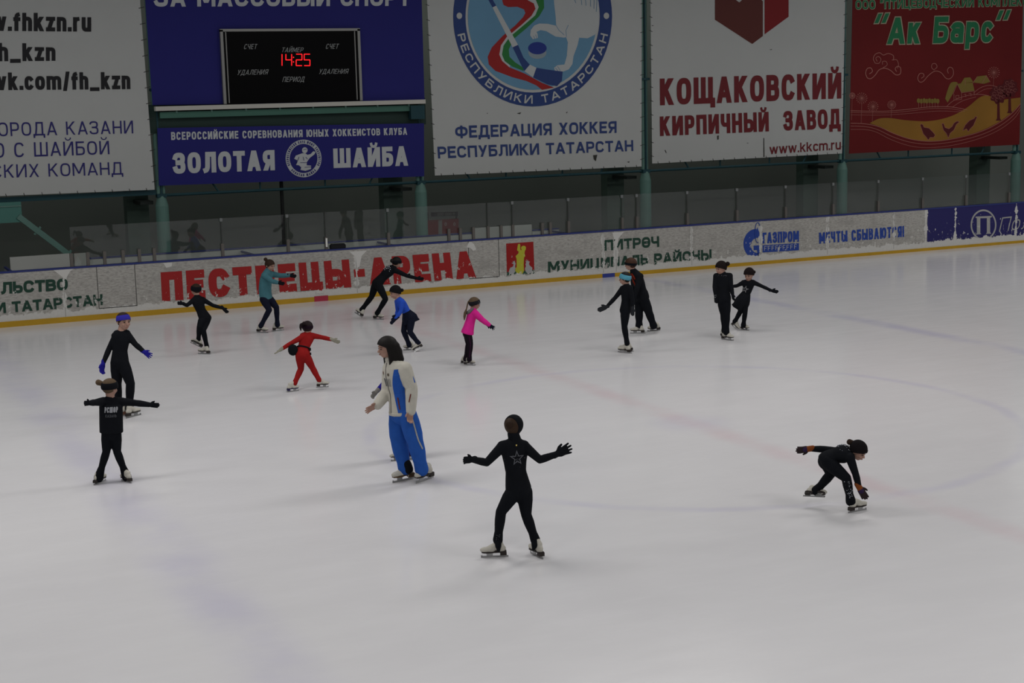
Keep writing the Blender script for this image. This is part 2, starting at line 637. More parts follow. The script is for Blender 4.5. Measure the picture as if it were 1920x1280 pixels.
# ------------------------------------------------------------------ the hall
def ice_material():
    m = bpy.data.materials.new('rink_ice')
    m.use_nodes = True
    k = NT(m)
    b = m.node_tree.nodes['Principled BSDF']
    geo = k.n('ShaderNodeNewGeometry')
    pos = geo.outputs['Position']
    sep = k.n('ShaderNodeSeparateXYZ')
    k.l(pos, sep.inputs[0])
    X, Y = sep.outputs[0], sep.outputs[1]
    cloud = k.noise(pos, .35, 5, .6)
    swirl = k.noise(k.scaled(pos, .5, 1.6, 1), 1.6, 7, .62)
    base = k.mix(cloud, (.66, .655, .675), (.74, .735, .745))
    base = k.mix(k.math('MULTIPLY', k.step(swirl, .38, .75), .22), base, (.79, .785, .80))
    wob = k.math('MULTIPLY', k.math('SUBTRACT', k.noise(pos, 1.2, 3), .5), .20)

    def line(axis, at, half, soft, amount, col, base):
        dd = k.math('ABSOLUTE', k.math('SUBTRACT', k.math('ADD', axis, wob), at))
        f = k.math('SUBTRACT', 1.0, k.step(dd, half - soft, half + soft))
        fade = k.math('MULTIPLY', f, k.math('MULTIPLY', k.step(k.noise(pos, .8, 4), .2, .7), amount))
        return k.mix(fade, base, col)
    base = line(X, 11.265, .18, .17, .24, (.62, .30, .36), base)
    base = line(X, 19.205, .18, .17, .42, (.40, .38, .62), base)
    base = line(X, 3.353, .30, .26, .34, (.45, .43, .64), base)
    dx = k.math('SUBTRACT', X, 11.265)
    dy = k.math('SUBTRACT', Y, -15.65)
    rad = k.math('SQRT', k.math('ADD', k.math('MULTIPLY', dx, dx), k.math('MULTIPLY', dy, dy)))
    base = line(rad, 4.5, .09, .08, .28, (.45, .43, .64), base)
    base = line(rad, .0, .5, .3, .22, (.45, .43, .64), base)
    # scuffs of the blades: thin pale scratches in several directions
    for ang, sc, amt in ((.5, 26, .10), (-.7, 22, .12), (1.6, 30, .08)):
        mp = k.n('ShaderNodeMapping')
        mp.inputs['Rotation'].default_value = (0, 0, ang)
        mp.inputs['Scale'].default_value = (.12, 1.5, 1)
        k.l(pos, mp.inputs['Vector'])
        sct = k.noise(mp.outputs[0], sc / 4, 8, .75)
        base = k.mix(k.math('MULTIPLY', k.step(sct, .60, .70), amt), base, (.84, .84, .85))
    k.l(base, b.inputs['Base Color'])
    rgh = k.math('ADD', .09, k.math('MULTIPLY', k.noise(k.scaled(pos, .5, 2, 1), 2.5, 5), .16))
    k.l(rgh, b.inputs['Roughness'])
    b.inputs['IOR'].default_value = 1.31
    b.inputs['Specular IOR Level'].default_value = .30
    bp = k.n('ShaderNodeBump')
    bp.inputs['Strength'].default_value = .05
    bp.inputs['Distance'].default_value = .02
    k.l(k.noise(pos, 9, 4), bp.inputs['Height'])
    k.l(bp.outputs['Normal'], b.inputs['Normal'])
    return m


bm = bmesh.new()
box(bm, (-30, -40, -.25), (70, 0.02, 0))
struct(from_bm('floor', bm, ice_material()))
bm = bmesh.new()
box(bm, (-30, 0.02, -.25), (70, 8.2, 0))
struct(from_bm('trim_floor_behind_boards', bm, mat('rubber_floor', (.05, .052, .05), .8, noise=.2, nscale=3)))
wallm = mat('hall_wall', (.19, .205, .185), .75, noise=.10, nscale=.6)
bm = bmesh.new()
box(bm, (-30, 8.0, 0), (70, 8.2, 10.5))
struct(from_bm('wall_back', bm, wallm))

# ------------------------------------------------------------------ rink boards
KICK_H = .125
CAP_T = .034
Y0 = 0.0
seam_px = [(121, 560), (669, 520), (1131, 480), (1155, 480), (1297, 470), (1425.5, 470), (1551.5, 450), (1676, 440), (1736, 430), (1791, 430), (1905, 420)]
SEAMS.extend(on_wall(px, py, Y0).x for px, py in seam_px)
XL, XR = 1.0, 40.0
grey_print = board_print('grey_board_print', (.355, .345, .32), .42)
boards = thing('rink_boards', 'long white rink boards with worn advertising prints, blue top rail and yellow kick strip', 'rink boards', V((XL, 0, 0)))
bm = bmesh.new()
xs = on_wall(1738.6, 430, Y0).x
box(bm, (XL, 0, 0), (xs, .12, BOARD_H - CAP_T))
from_bm('board_panel', bm, grey_print, boards)
bm = bmesh.new()
box(bm, (xs, 0, 0), (XR, .12, BOARD_H - CAP_T))
o = from_bm('board_panel', bm, board_print('blue_board_print', (.022, .020, .105)), boards)
o['label'] = 'dark blue printed board panel with ragged white lower edge'
bm = bmesh.new()
box(bm, (XL, -.012, BOARD_H - CAP_T), (XR, .13, BOARD_H))
from_bm('cap_rail', bm, mat('cap_blue', (.028, .038, .155), .4), boards)
yellow = mat('kick_yellow', (.43, .255, .020), .5, noise=.18, nscale=2)
bm = bmesh.new()
for v in box(bm, (XL, -.02, 0), (XR, -.0005, KICK_H)):
    if v.co.z > .01 and v.co.x > 20:
        v.co.z = .06
from_bm('kick_strip', bm, yellow, boards)
for a, b_, cname, col in ((589, 615, 'kick_red', (.36, .035, .06)), (1129, 1152, 'kick_blue', (.035, .05, .24))):
    bm = bmesh.new()
    py = 565 if a < 900 else 518
    box(bm, (on_wall(a, py, 0).x, -.024, .0), (on_wall(b_, py, 0).x, -.0201, (KICK_H if a < 900 else .098)))
    o = from_bm('line_mark', bm, mat(cname, col, .45), boards)
    o['label'] = 'red centre line mark on the kick strip' if a < 900 else 'blue line mark on the kick strip'
seamm = mat('seam_dark', (.03, .03, .03), .7)
for (px0, pxm, pyb) in ((183.5, 255, 581), (879, 935.5, 527)):
    xa, xb = on_wall(px0, pyb - 40, 0).x, on_wall(pxm, pyb - 40, 0).x
    zb = .24
    bm = bmesh.new()
    for lo, hi in (((xa - .006, zb), (xa + .006, BOARD_H - CAP_T)), ((xb - .006, zb), (xb + .006, BOARD_H - CAP_T)), ((xa, zb - .007), (xb, zb + .007))):
        box(bm, (lo[0], -.003, lo[1]), (hi[0], .001, hi[1]))
    from_bm('gate_seam', bm, seamm, boards)
for x in SEAMS[:8]:
    bm = bmesh.new()
    box(bm, (x - .004, -.0025, KICK_H), (x + .004, .001, BOARD_H - CAP_T))
    from_bm('panel_joint', bm, mat('joint_grey', (.22, .22, .21), .7), boards)
yl = -.004
red_p = board_print('red_letter_print', (.30, .018, .018))
green_p = board_print('green_letter_print', (.016, .050, .034))
blue_p = board_print('blue_letter_print', (.022, .055, .27))
letter('lettering', 'ПЕСТРЕЦЫ-АРЕНА', [(301, 510.5), (887, 470), (893, 520.5), (304, 565)], yl, red_p, boards, .28, .13, label='big red lettering on the boards')
letter('lettering', 'ЛЬСТВО', [(1, 529), (127, 521.5), (127.5, 543.5), (2, 551.5)], yl, green_p, boards, .25, .05, label='dark green lettering')
letter('lettering', 'И ТАТАРСТАН', [(-9, 568), (192, 551), (193.5, 571.5), (-7.5, 588)], yl, green_p, boards, .23, .05, label='dark green lettering')
letter('lettering', 'ПИТРӘЧ', [(1133, 450), (1235.5, 442.5), (1236, 462.5), (1133.5, 470)], yl, green_p, boards, .23, .1, label='dark green lettering')
letter('lettering', 'МУНИЦИПАЛЬ РАЙОНЫ', [(1027.3, 490.5), (1334, 467), (1334.3, 487), (1027.6, 511)], yl, green_p, boards, .24, .1, label='dark green lettering')
letter('lettering', 'ГАЗПРОМ', [(1429.8, 436), (1498, 432.3), (1498, 452.8), (1429.8, 456.6)], yl, blue_p, boards, .21, .07, label='blue condensed lettering')
letter('lettering', 'МЕЧТЫ СБЫВАЮТСЯ!', [(1535.4, 436), (1694.7, 423.3), (1694.7, 443.8), (1536, 456.8)], yl, blue_p, boards, .2, .1, label='blue condensed lettering')
# block of small pale lettering under the blue word
bm = bmesh.new()
c8 = crop(1400, 260, 3.692)
poly(bm, c8(110, 737, 362, 722, 362, 772, 110, 787), yl)
from_bm('print_block', bm, blue_p, boards)
bm = bmesh.new()
for i in range(9):
    x = 122 + i * 26
    y = 745 - i * 1.5
    for seg in ((x, y, x, y + 28), (x, y, x + 14, y), (x, y + 14, x + 12, y + 14)):
        stroke(bm, c8(*seg), .9, yl - .002)
from_bm('lettering', bm, board_print('pale_letter_print', (.40, .40, .40)), boards)
# flame emblem
bm = bmesh.new()
gx = lambda a: (1414 + 0, 0)
outer = ell(1418, 457, 24, 28, 88, 300, 26)
inner = ell(1420, 460, 12, 14, 300, 95, 20)
poly(bm, outer + inner, yl)
poly(bm, c8(48, 740, 98, 735, 98, 800, 78, 815, 70, 770, 48, 772), yl)
stroke(bm, ell(1420.6, 436, 5.2, 19, n=24), 1.2, yl - .002, True)
from_bm('emblem', bm, blue_p, boards)
bm = bmesh.new()
poly(bm, c8(76, 612, 66, 650, 66, 672, 76, 690, 88, 672, 88, 650), yl - .003)
from_bm('emblem', bm, blue_p, boards)
# crest
c6 = crop(900, 400, 8)
crest = []
bm = bmesh.new()
poly(bm, c6(392, 452, 800, 424, 818, 902, 404, 930), yl)
cr = from_bm('emblem', bm, board_print('crest_red', (.27, .012, .012)), boards)
bm = bmesh.new()
poly(bm, c6(404, 880, 818, 845, 818, 902, 404, 930), yl - .001)
from_bm('crest_ground', bm, board_print('crest_green', (.03, .075, .05)), cr)
bm = bmesh.new()
poly(bm, c6(570, 462, 592, 455, 604, 470, 604, 530, 612, 555, 625, 545, 614, 520, 622, 498, 645, 484, 675, 488, 690, 510, 685, 545, 672, 560,
            668, 600, 680, 640, 660, 660, 655, 760, 660, 860, 640, 900, 580, 935, 550, 920, 545, 880, 520, 850, 550, 800, 548, 680,
            535, 640, 575, 600, 580, 570, 556, 555, 562, 510), yl - .002)
from_bm('crest_figure', bm, board_print('crest_yellow', (.42, .40, .035)), cr)
for pts in ((430, 880, 450, 820, 495, 795, 505, 760, 472, 745, 500, 735, 488, 710, 505, 722, 520, 705, 524, 735, 535, 745, 525, 800, 545, 850, 520, 880, 500, 915, 460, 912, 440, 895),
            (780, 870, 785, 815, 740, 775, 735, 740, 750, 725, 725, 715, 715, 690, 705, 720, 680, 715, 695, 740, 680, 760, 690, 790, 672, 830, 690, 880, 720, 900, 760, 895)):
    bm = bmesh.new()
    poly(bm, c6(*pts), yl - .002)
    from_bm('crest_beast', bm, board_print('crest_grey', (.34, .34, .34)), cr)
# round mark and word on the blue panels
pale = board_print('pale_mark_print', (.33, .33, .32))
c9 = crop(1780, 240, 5.333)
bm = bmesh.new()
ring(bm, 1844.1, 421.5, 21.5, 24.2, yl, 1.2, 40)
poly(bm, c9(262, 885, 425, 877, 425, 890, 408, 897, 408, 1040, 420, 1056, 365, 1058, 375, 1045, 375, 900, 310, 902, 310, 1050, 320, 1060, 262, 1066, 275, 1050, 275, 900, 262, 897), yl)
from_bm('emblem', bm, pale, boards)
letter('lettering', 'Пол', [(1878, 407.5), (1934, 401.5), (1930, 428), (1874, 434.5)], yl, pale, boards, .09, .2, italic=.12, label='pale italic lettering on blue')
# pale scrapes where the film has come off
scr = mat('scrape_white', (.56, .555, .53), .5)
for pts in ((1100, 1165, 1130, 1095, 1160, 1090, 1200, 1120, 1230, 1190, 1190, 1210, 1150, 1170),):
    bm = bmesh.new()
    poly(bm, crop(720, 300, 7.11)(*pts), yl)
    from_bm('scrape', bm, scr, boards)
for pts in ((98, 505, 140, 502, 131, 509, 125, 520, 123, 538, 119, 539, 118, 520, 108, 512), (655, 471.5, 688, 469.5, 678, 480, 674, 500, 669, 502, 667, 482),
            (306, 493, 323, 491.5, 322, 499, 312, 502), (1148, 436, 1170, 434.5, 1160, 446, 1156, 462, 1150, 463, 1151, 446)):
    bm = bmesh.new()
    poly(bm, [(pts[i], pts[i + 1]) for i in range(0, len(pts), 2)], yl)
    from_bm('scrape', bm, scr, boards)


# ------------------------------------------------------------------ glass above the boards
def glass_material():
    m = bpy.data.materials.new('rink_glass')
    m.use_nodes = True
    k = NT(m)
    nt = m.node_tree
    for n in list(nt.nodes):
        if n.type == 'BSDF_PRINCIPLED':
            nt.nodes.remove(n)
    out = [n for n in nt.nodes if n.type == 'OUTPUT_MATERIAL'][0]
    tr = k.n('ShaderNodeBsdfTransparent')
    tr.inputs[0].default_value = (.90, .92, .91, 1)
    gl = k.n('ShaderNodeBsdfGlossy')
    gl.inputs['Roughness'].default_value = .012
    df = k.n('ShaderNodeBsdfDiffuse')
    df.inputs[0].default_value = (.5, .5, .5, 1)
    fr = k.n('ShaderNodeFresnel')
    fr.inputs['IOR'].default_value = 1.5
    a = k.n('ShaderNodeMixShader')
    geo = k.n('ShaderNodeNewGeometry')
    # thin pane: both faces reflect like the outside of glass
    k.l(k.math('ADD', 1.5, k.math('MULTIPLY', geo.outputs['Backfacing'], 1 / 1.5 - 1.5)), fr.inputs['IOR'])
    k.l(fr.outputs[0], a.inputs[0])
    k.l(tr.outputs[0], a.inputs[1])
    k.l(gl.outputs[0], a.inputs[2])
    bx = k.n('ShaderNodeMixShader')
    bx.inputs[0].default_value = .012
    k.l(a.outputs[0], bx.inputs[1])
    k.l(df.outputs[0], bx.inputs[2])
    k.l(bx.outputs[0], out.inputs[0])
    return m


GLASS = glass_material()
alu = mat('post_aluminium', (.13, .12, .11), .45, .3)
clipm = mat('clip_white', (.17, .18, .18), .4)
GLASS_TOP = 2.03
posts_px = [(134.6, 495, 's'), (165.5, 494, 's'), (197, 492, 's'), (231.5, 490, 's'), (262, 488, 's'), (290, 486, 's'), (418, 478, 't'),
            (541, 470, 't'), (612, 466, 'c'), (729, 458, 't'), (842, 450, 's'), (863.5, 449, 's'), (888, 447.5, 's'),
            (915.5, 446, 'j'), (940, 444.5, 's'), (962, 443, 't'), (1017, 439, 's'), (1032, 438.5, 's'), (1066.5, 436, 't'), (1167, 430, 't'), (1194.5, 428, 't'),
            (1289, 422, 't'), (1382, 416, 't'), (1473, 409.5, 't'), (1562, 404, 't'), (1646.5, 398.5, 't'), (1729.5, 393, 't'), (1810.5, 387, 't'), (1891.5, 381, 't')]
tall_x = []
words_near = ['beside the left bench end', 'second in the row of short posts by the penalty bench', 'third of the close row by the penalty bench',
              'fourth of the close row by the penalty bench', 'fifth of the close row by the penalty bench', 'beside the first green column']
pi_ = 0
for i, (px, py, kind) in enumerate(posts_px):
    x = on_wall(px, py, .06).x
    base = V((x, .065, BOARD_H))
    if px < 300:
        lab = 'short grey glass post ' + words_near[i]
    else:
        near = {418: 'above the first red letters of the boards', 541: 'above the middle of the red lettering', 612: 'beside the small black box on the boards',
                729: 'left of the second green column', 842: 'in front of the dark red notice board', 863.5: 'just past the dark red notice board', 888: 'at the start of the tall white bench panel',
                915.5: 'above the narrow gate with dark seams', 940: 'in front of the tall white bench panel', 962: 'at the far end of the white bench panels', 1017: 'in front of the low blue bench rail end',
                1032: 'second by the low blue bench rail end', 1066.5: 'past the bench and above the crest', 1167: 'above the green six letter word', 1194.5: 'at the foot of the third green column',
                1289: 'above the plain boards before the flame emblem', 1382: 'just before the flame emblem', 1473: 'above the blue condensed word by the flame',
                1562: 'beside the fourth green column', 1646.5: 'above the end of the blue slogan', 1729.5: 'above the start of the blue panels',
                1810.5: 'above the round mark on the blue panels', 1891.5: 'beside the last green column'}[px]
        lab = ('short' if kind in 'sj' else 'slim') + ' grey glass post ' + near
    t = thing('glass_post', lab, 'glass post', base, 'posts of the rink glass')
    bm = bmesh.new()
    hs = .29
    box(bm, (x - .032, .035, BOARD_H + .002), (x + .032, .095, BOARD_H + hs))
    from_bm('post_socket', bm, alu, t)
    if kind in 'tcj':
        bm = bmesh.new()
        box(bm, (x - .007, .06, BOARD_H + hs), (x + .007, .072, GLASS_TOP))
        from_bm('joint_strip', bm, mat('strip_dark', (.06, .062, .06), .4), t)
        if kind == 't':
            bm = bmesh.new()
            box(bm, (x - .03, .055, GLASS_TOP - .07), (x + .03, .085, GLASS_TOP + .005))
            from_bm('clip', bm, clipm, t)
        tall_x.append(x)
    if kind == 'c':
        bm = bmesh.new()
        tube(bm, (x, .03, BOARD_H + .06), (x, .03, BOARD_H + .26), .022)
        from_bm('clip', bm, mat('clip_bright', (.75, .75, .72), .4), t)
xs_g = [on_wall(134.6, 495, .06).x] + tall_x + [38.5]
places = ['in front of the green bracket beam', 'past the first green column', 'behind the middle of the red lettering', 'beside the small black box', 'in front of the second green column',
          'above the narrow gate', 'next to the tall white bench panel', 'above the red crest', 'before the third green column', 'between the two close posts by the third green column', 'past the third green column', 'before the flame emblem',
          'above the flame emblem', 'above the start of the blue slogan', 'past the fourth green column', 'above the end of the blue slogan', 'above the first blue panel', 'above the round white mark', 'past the last green column']
for i in range(len(xs_g) - 1):
    a, b_ = xs_g[i] + .012, xs_g[i + 1] - .012
    bm = bmesh.new()
    yg = .102
    vs = [bm.verts.new(q) for q in ((a, yg, BOARD_H + .004), (b_, yg, BOARD_H + .004), (b_, yg, GLASS_TOP), (a, yg, GLASS_TOP))]
    bm.faces.new(vs)
    r = bmesh.ops.extrude_face_region(bm, geom=bm.faces[:])
    for v in [e for e in r['geom'] if isinstance(e, bmesh.types.BMVert)]:
        v.co.y += .006
    bmesh.ops.recalc_face_normals(bm, faces=bm.faces)
    o = from_bm('rink_shield', bm, GLASS, None, V((a, yg, BOARD_H)))
    tag(o, 'clear glass shield on the boards ' + places[min(i, len(places) - 1)], 'glass shield', 'glass shields above the boards')

# small black box and things of the benches
bx0, bx1 = on_wall(618, 462, .06).x, on_wall(647, 461, .06).x
t = thing('timing_box', 'small flat black box resting on the blue top rail of the boards', 'box', V(((bx0 + bx1) / 2, .06, BOARD_H)))
bm = bmesh.new()
box(bm, (bx0, -.01, BOARD_H + .003), (bx1, .09, BOARD_H + .10))
bmesh.ops.bevel(bm, geom=bm.edges[:], offset=.012, segments=2, affect='EDGES')
from_bm('case', bm, mat('black_case', (.008, .008, .01), .5), t)
bm = bmesh.new()
box(bm, (bx0 + .03, .0, BOARD_H + .1), (bx1 - .03, .08, BOARD_H + .118))
from_bm('lid', bm, mat('black_lid', (.012, .012, .014), .4), t)

YB = 1.3
bench_w = mat('bench_white', (.40, .41, .39), .5, noise=.08, nscale=2)
capb = MATS['cap_blue']


def bench_panel(px0, py0, px1, py1, z, cap, label):
    x0, x1 = on_wall(px0, py0, YB).x, on_wall(px1, py1, YB).x
    t = thing('bench_panel', label, 'bench panel', V(((x0 + x1) / 2, YB, 0)), 'white panels round the benches')
    bm = bmesh.new()
    box(bm, (x0, YB, 0), (x1, YB + .07, z - (.03 if cap else 0)))
    from_bm('board_panel', bm, bench_w, t)
    if cap:
        bm = bmesh.new()
        box(bm, (x0, YB - .015, z - .03), (x1, YB + .09, z))
        from_bm('cap_rail', bm, capb, t)
    return x0, x1


bench_panel(18.4, 482, 133.5, 476, 1.35, False, 'tall plain white bench panel at the left end, below the green diagonal brace')
bench_panel(139, 476, 166, 474, 1.34, False, 'narrow tall white bench panel between two grey posts')
bench_panel(168, 482, 537, 460, 1.225, True, 'low white bench wall with blue rail behind the first red letters')
bench_panel(538, 460, 887, 436, 1.225, True, 'low white bench wall with blue rail behind the dash of the red lettering')
bench_panel(889, 428, 997, 422, 1.325, False, 'tall plain white bench panel above the crest')
bench_panel(998, 431, 1048, 433, 1.19, True, 'short low white bench panel with blue rail past the tall one')
for px, lab in ((12, 'at the far left end of the benches'), (463, 'behind the first red letters'), (722, 'left of the second green column'), (1046, 'at the right end of the benches')):
    x = on_wall(px, 470, .8).x
    t = thing('bench_partition', 'white partition with blue rail joining boards and bench wall ' + lab, 'partition', V((x, .7, 0)), 'partitions between the benches')
    bm = bmesh.new()
    box(bm, (x - .015, .15, 0), (x + .015, YB - .03, 1.12))
    from_bm('board_panel', bm, bench_w, t)
    bm = bmesh.new()
    box(bm, (x - .02, .15, 1.12), (x + .02, YB - .03, 1.165))
    from_bm('cap_rail', bm, capb, t)

# ------------------------------------------------------------------ columns, uprights, girders
YC = 2.0
teal = mat('teal_paint', (.098, .185, .16), .5, noise=.12, nscale=3)
teal_d = mat('teal_paint_dark', (.012, .045, .055), .5, noise=.12, nscale=3)
COLX = [7.946 + 6.458 * i for i in range(5)]
col_words = ['under the tournament banner\'s left corner', 'between the blue banner and the round emblem banner', 'between the emblem banner and the brick works banner',
             'between the brick works banner and the red farm banner', 'past the red farm banner']
for i, x in enumerate(COLX):
    t = thing('steel_column', 'round pale green steel column ' + col_words[i], 'column', V((x, YC, 0)), 'green columns behind the boards')
    bm = bmesh.new()
    tube(bm, (x, YC, 0), (x, YC, 2.25), .15, 24)
    cone(bm, V((x, YC, 2.25)), .15, V((x + .0, YC, 2.5)), .085, 24)
    from_bm('shaft', bm, teal, t, smooth=False)
    bm = bmesh.new()
    for dx, r in ((-.055, .055), (.06, .04)):
        tube(bm, (x + dx, YC + .02, 2.45), (x + dx, YC + .02, 9.5), r)
    from_bm('upright', bm, teal, t)
    bm = bmesh.new()
    box(bm, (x - .02, YC - .06, 2.5), (x + .02, YC - .01, 9.5))
    from_bm('upright_web', bm, teal_d, t)
    for z in (4.9, 7.5):
        bm = bmesh.new()
        box(bm, (x - .12, YC - .08, z - .03), (x + .12, YC + .06, z + .03))
        from_bm('splice_plate', bm, teal_d, t)
    bm = bmesh.new()
    box(bm, (x - .11, YC - .09, 2.44), (x + .11, YC + .1, 2.53))
    from_bm('joint_plate', bm, teal_d, t)
    # the hall's own post a little way behind
    bm = bmesh.new()
    xp = x - .35
    t2 = thing('hall_post', 'dark square post behind the column ' + col_words[i], 'post', V((xp, 3.1, 0)), 'dark posts behind the columns')
    box(bm, (xp - .26, 3.0, 0), (xp + .26, 3.35, 10))
    from_bm('shaft', bm, mat('dark_green_steel', (.06, .09, .074), .6), t2)
    bm = bmesh.new()
    box(bm, (xp - .1, 2.2, 2.28), (xp + .2, 3.0, 2.36))
    from_bm('bracket', bm, mat('dark_bracket', (.015, .02, .018), .6), t2)
rail_words = ['below the white banner of web addresses', 'below the blue puck tournament banner', 'below the round emblem banner', 'below the brick works banner', 'below the red farm banner']
for i in range(5):
    x0 = COLX[i] - 6.458 + .12
    x1 = COLX[i] - .12
    z = 2.49
    t = thing('girder_rail', 'slim dark teal pipe with struts running between columns ' + rail_words[i], 'rail', V((x0, YC, z)), 'teal pipes under the banners')
    bm = bmesh.new()
    if i == 0:
        box(bm, (x0, YC - .02, z + .02), (x1, YC + .06, z + .13))
    else:
        tube(bm, (x0, YC, z), (x1, YC, z), .034, 12)
    from_bm('pipe', bm, teal_d, t)
    if i:
        for u, du in ((.2, -.16), (.36, 0), (.62, 0), (.80, .14)):
            xx = x0 + (x1 - x0) * u
            bm = bmesh.new()
            tube(bm, (xx, YC, z), (xx + du, YC, z + .24), .022, 10)
            from_bm('strut', bm, teal_d, t)
# bracket beam and brace at the left
t = thing('bracket_beam', 'pale green steel bracket beam with diagonal brace at the left edge', 'beam', on_wall(0, 400, 1.85))
bm = bmesh.new()
a0, a1 = on_wall(-260, 397, 1.85), on_wall(40, 397, 1.85)
zt, zb = on_wall(40, 378, 1.85).z, on_wall(40, 416, 1.85).z
box(bm, (a0.x, 1.8, zb), (a1.x, 1.95, zt))
from_bm('beam', bm, mat('teal_beam', (.06, .165, .14), .5), t)
bm = bmesh.new()
box(bm, (a0.x, 1.78, zt - .1), (a1.x, 1.8, zt - .07))
from_bm('beam_flange', bm, teal, t)
bm = bmesh.new()
q0, q1 = on_wall(34, 405, 1.82), on_wall(136, 482, 1.82)
dr = (q1 - q0).normalized()
obox(bm, (q0 + q1) / 2, dr, V((0, 1, 0)), dr.cross(V((0, 1, 0))), (q1 - q0).length / 2, .05, .062)
from_bm('brace', bm, teal, t)
for u in (.35, .92):
    bm = bmesh.new()
    obox(bm, q0.lerp(q1, u), dr, V((0, 1, 0)), dr.cross(V((0, 1, 0))), .022, .03, .11)
    from_bm('bolt', bm, teal, t)
# dark pole in front of the hall wall
x = on_wall(530, 400, 2.2).x
bm = bmesh.new()
tube(bm, (x, 2.2, 0), (x, 2.2, 3.0), .045, 12)
tag(from_bm('dark_pole', bm, mat('black_pole', (.008, .009, .009), .6), None, V((x, 2.2, 0))), 'thin black pole between the first two green columns', 'pole')
x = on_wall(1149, 400, 4.0).x
bm = bmesh.new()
tube(bm, (x, 4.0, 0), (x, 4.0, 3.4), .06, 12)
tag(from_bm('drain_pipe', bm, mat('pipe_grey', (.11, .115, .10), .6), None, V((x, 4.0, 0))), 'thin grey pipe left of the third green column', 'pipe')

# red notice board with a dark price strip above
YN = 3.4
t = thing('notice_board', 'dark red notice board with a black strip above, beside the second green column', 'notice board', on_wall(830, 445, YN))
bm = bmesh.new()
poly(bm, [(800, 413), (860, 409.5), (860, 452), (800, 455)], YN)
from_bm('panel', bm, mat('notice_red', (.12, .012, .012), .5), t)
bm = bmesh.new()
poly(bm, [(822, 413), (829, 412.6), (829, 446), (822, 446)], YN - .005)
from_bm('white_stripe', bm, mat('notice_grey', (.15, .15, .14), .5), t)
for pxx in (835.5, 852):
    bm = bmesh.new()
    stroke(bm, ell(pxx, 420, 1.6, 2.6, n=14), .8, YN - .005, True)
    from_bm('pictogram', bm, mat('notice_white', (.3, .3, .28), .5), t)
for pxx in (803, 857):
    q = on_wall(pxx, 430, YN)
    bm = bmesh.new()
    box(bm, (q.x - .02, YN + .005, 0), (q.x + .02, YN + .035, on_wall(pxx, 398, YN).z))
    from_bm('leg', bm, mat('notice_leg', (.03, .03, .03), .6), t)
bm = bmesh.new()
poly(bm, [(808, 398), (858.5, 396.5), (858.5, 404.5), (808, 406)], YN)
sg = from_bm('price_strip', bm, mat('strip_black', (.010, .010, .010), .5), t)
letter('lettering', '200 000 Р', [(820, 399.5), (853, 398.5), (853, 403.3), (820, 404.4)], YN - .006, mat('strip_letters', (.18, .18, .16), .5), sg, .16, .12)

# ------------------------------------------------------------------ banners
YBN = 1.86


def vinyl(name, col, noise=.05, nscale=.7, grad=None):
    if name in MATS:
        return MATS[name]
    return mat(name, col, .6, noise=noise, nscale=nscale, bump=.25, bscale=1.3, spec=.12)


ties_m = mat('tie_dark', (.035, .035, .032), .8)


def banner(name, label, quad, m, ties=True, Y=YBN, extra_top=0):
    base = on_wall(*quad[3], Y)
    t = thing(name, label, 'banner', base)
    bm = bmesh.new()
    tl, tr, br, bl = [on_wall(*q, Y) for q in quad]
    nx, nz = 24, 16
    grid = [[bm.verts.new(bl.lerp(br, i / nx).lerp(tl.lerp(tr, i / nx), j / nz)) for i in range(nx + 1)] for j in range(nz + 1)]
    for j in range(nz):
        for i in range(nx):
            bm.faces.new([grid[j][i], grid[j][i + 1], grid[j + 1][i + 1], grid[j + 1][i]])
    r = bmesh.ops.extrude_face_region(bm, geom=bm.faces[:])
    for v in [e for e in r['geom'] if isinstance(e, bmesh.types.BMVert)]:
        v.co.y += .008
    bmesh.ops.recalc_face_normals(bm, faces=bm.faces)
    from_bm('sheet', bm, m, t)
    if ties:
        bm = bmesh.new()
        for (a, b_, n) in ((bl, br, 18), (bl, tl, 14), (br, tr, 14)):
            out = V((0, 0, -1)) if a is bl and b_ is br else (V((-1, 0, 0)) if b_ is tl else V((1, 0, 0)))
            for i in range(n):
                q = a.lerp(b_, (i + .5) / n)
                s = q - out * .045 + V((0, -.006, 0))
                e = q + out * .06 + V((.02, -.004, .03))
                tube(bm, s, e, .007, 6)
        from_bm('lacing', bm, ties_m, t)
    return t


white_v = vinyl('white_vinyl', (.40, .41, .40))
blue_v = vinyl('blue_vinyl', (.017, .017, .135), .08)
TOPY = -60
b1 = banner('web_banner', 'white banner with black web addresses and dark blue text at the left edge', [(-330, TOPY), (258, TOPY), (290, 355.5), (-330, 381)], white_v)
yb = YBN - .006
ink_black = mat('ink_black', (.012, .012, .014), .5)
ink_navy = mat('ink_navy', (.024, .022, .13), .5)
ink_white = mat('ink_white', (.42, .44, .45), .5)
letter('lettering', 'www.fhkzn.ru', [(-85, 23), (171, 25), (171, 59.5), (-85, 57)], yb, ink_black, b1, .215, .09, label='bold black web address')
letter('lettering', 'fh_kzn', [(-21, 80), (104, 82), (104, 114), (-20, 115)], yb, ink_black, b1, .215, .10, label='bold black web address')
letter('lettering', 'vk.com/fh_kzn', [(-7, 136), (244, 135), (244.5, 167), (-6, 169)], yb, ink_black, b1, .215, .09, label='bold black web address')
letter('lettering', 'ГОРОДА КАЗАНИ', [(-24, 230), (249, 226), (250, 250), (-22, 256)], yb, ink_navy, b1, .12, .17, label='thin dark blue lettering')
letter('lettering', 'О С ШАЙБОЙ', [(-12, 268), (204, 264), (205.5, 289), (-11, 296)], yb, ink_navy, b1, .12, .17, label='thin dark blue lettering')
letter('lettering', 'СКИХ КОМАНД', [(-16, 309), (229, 303.5), (230.5, 327), (-15, 334)], yb, ink_navy, b1, .12, .17, label='thin dark blue lettering')

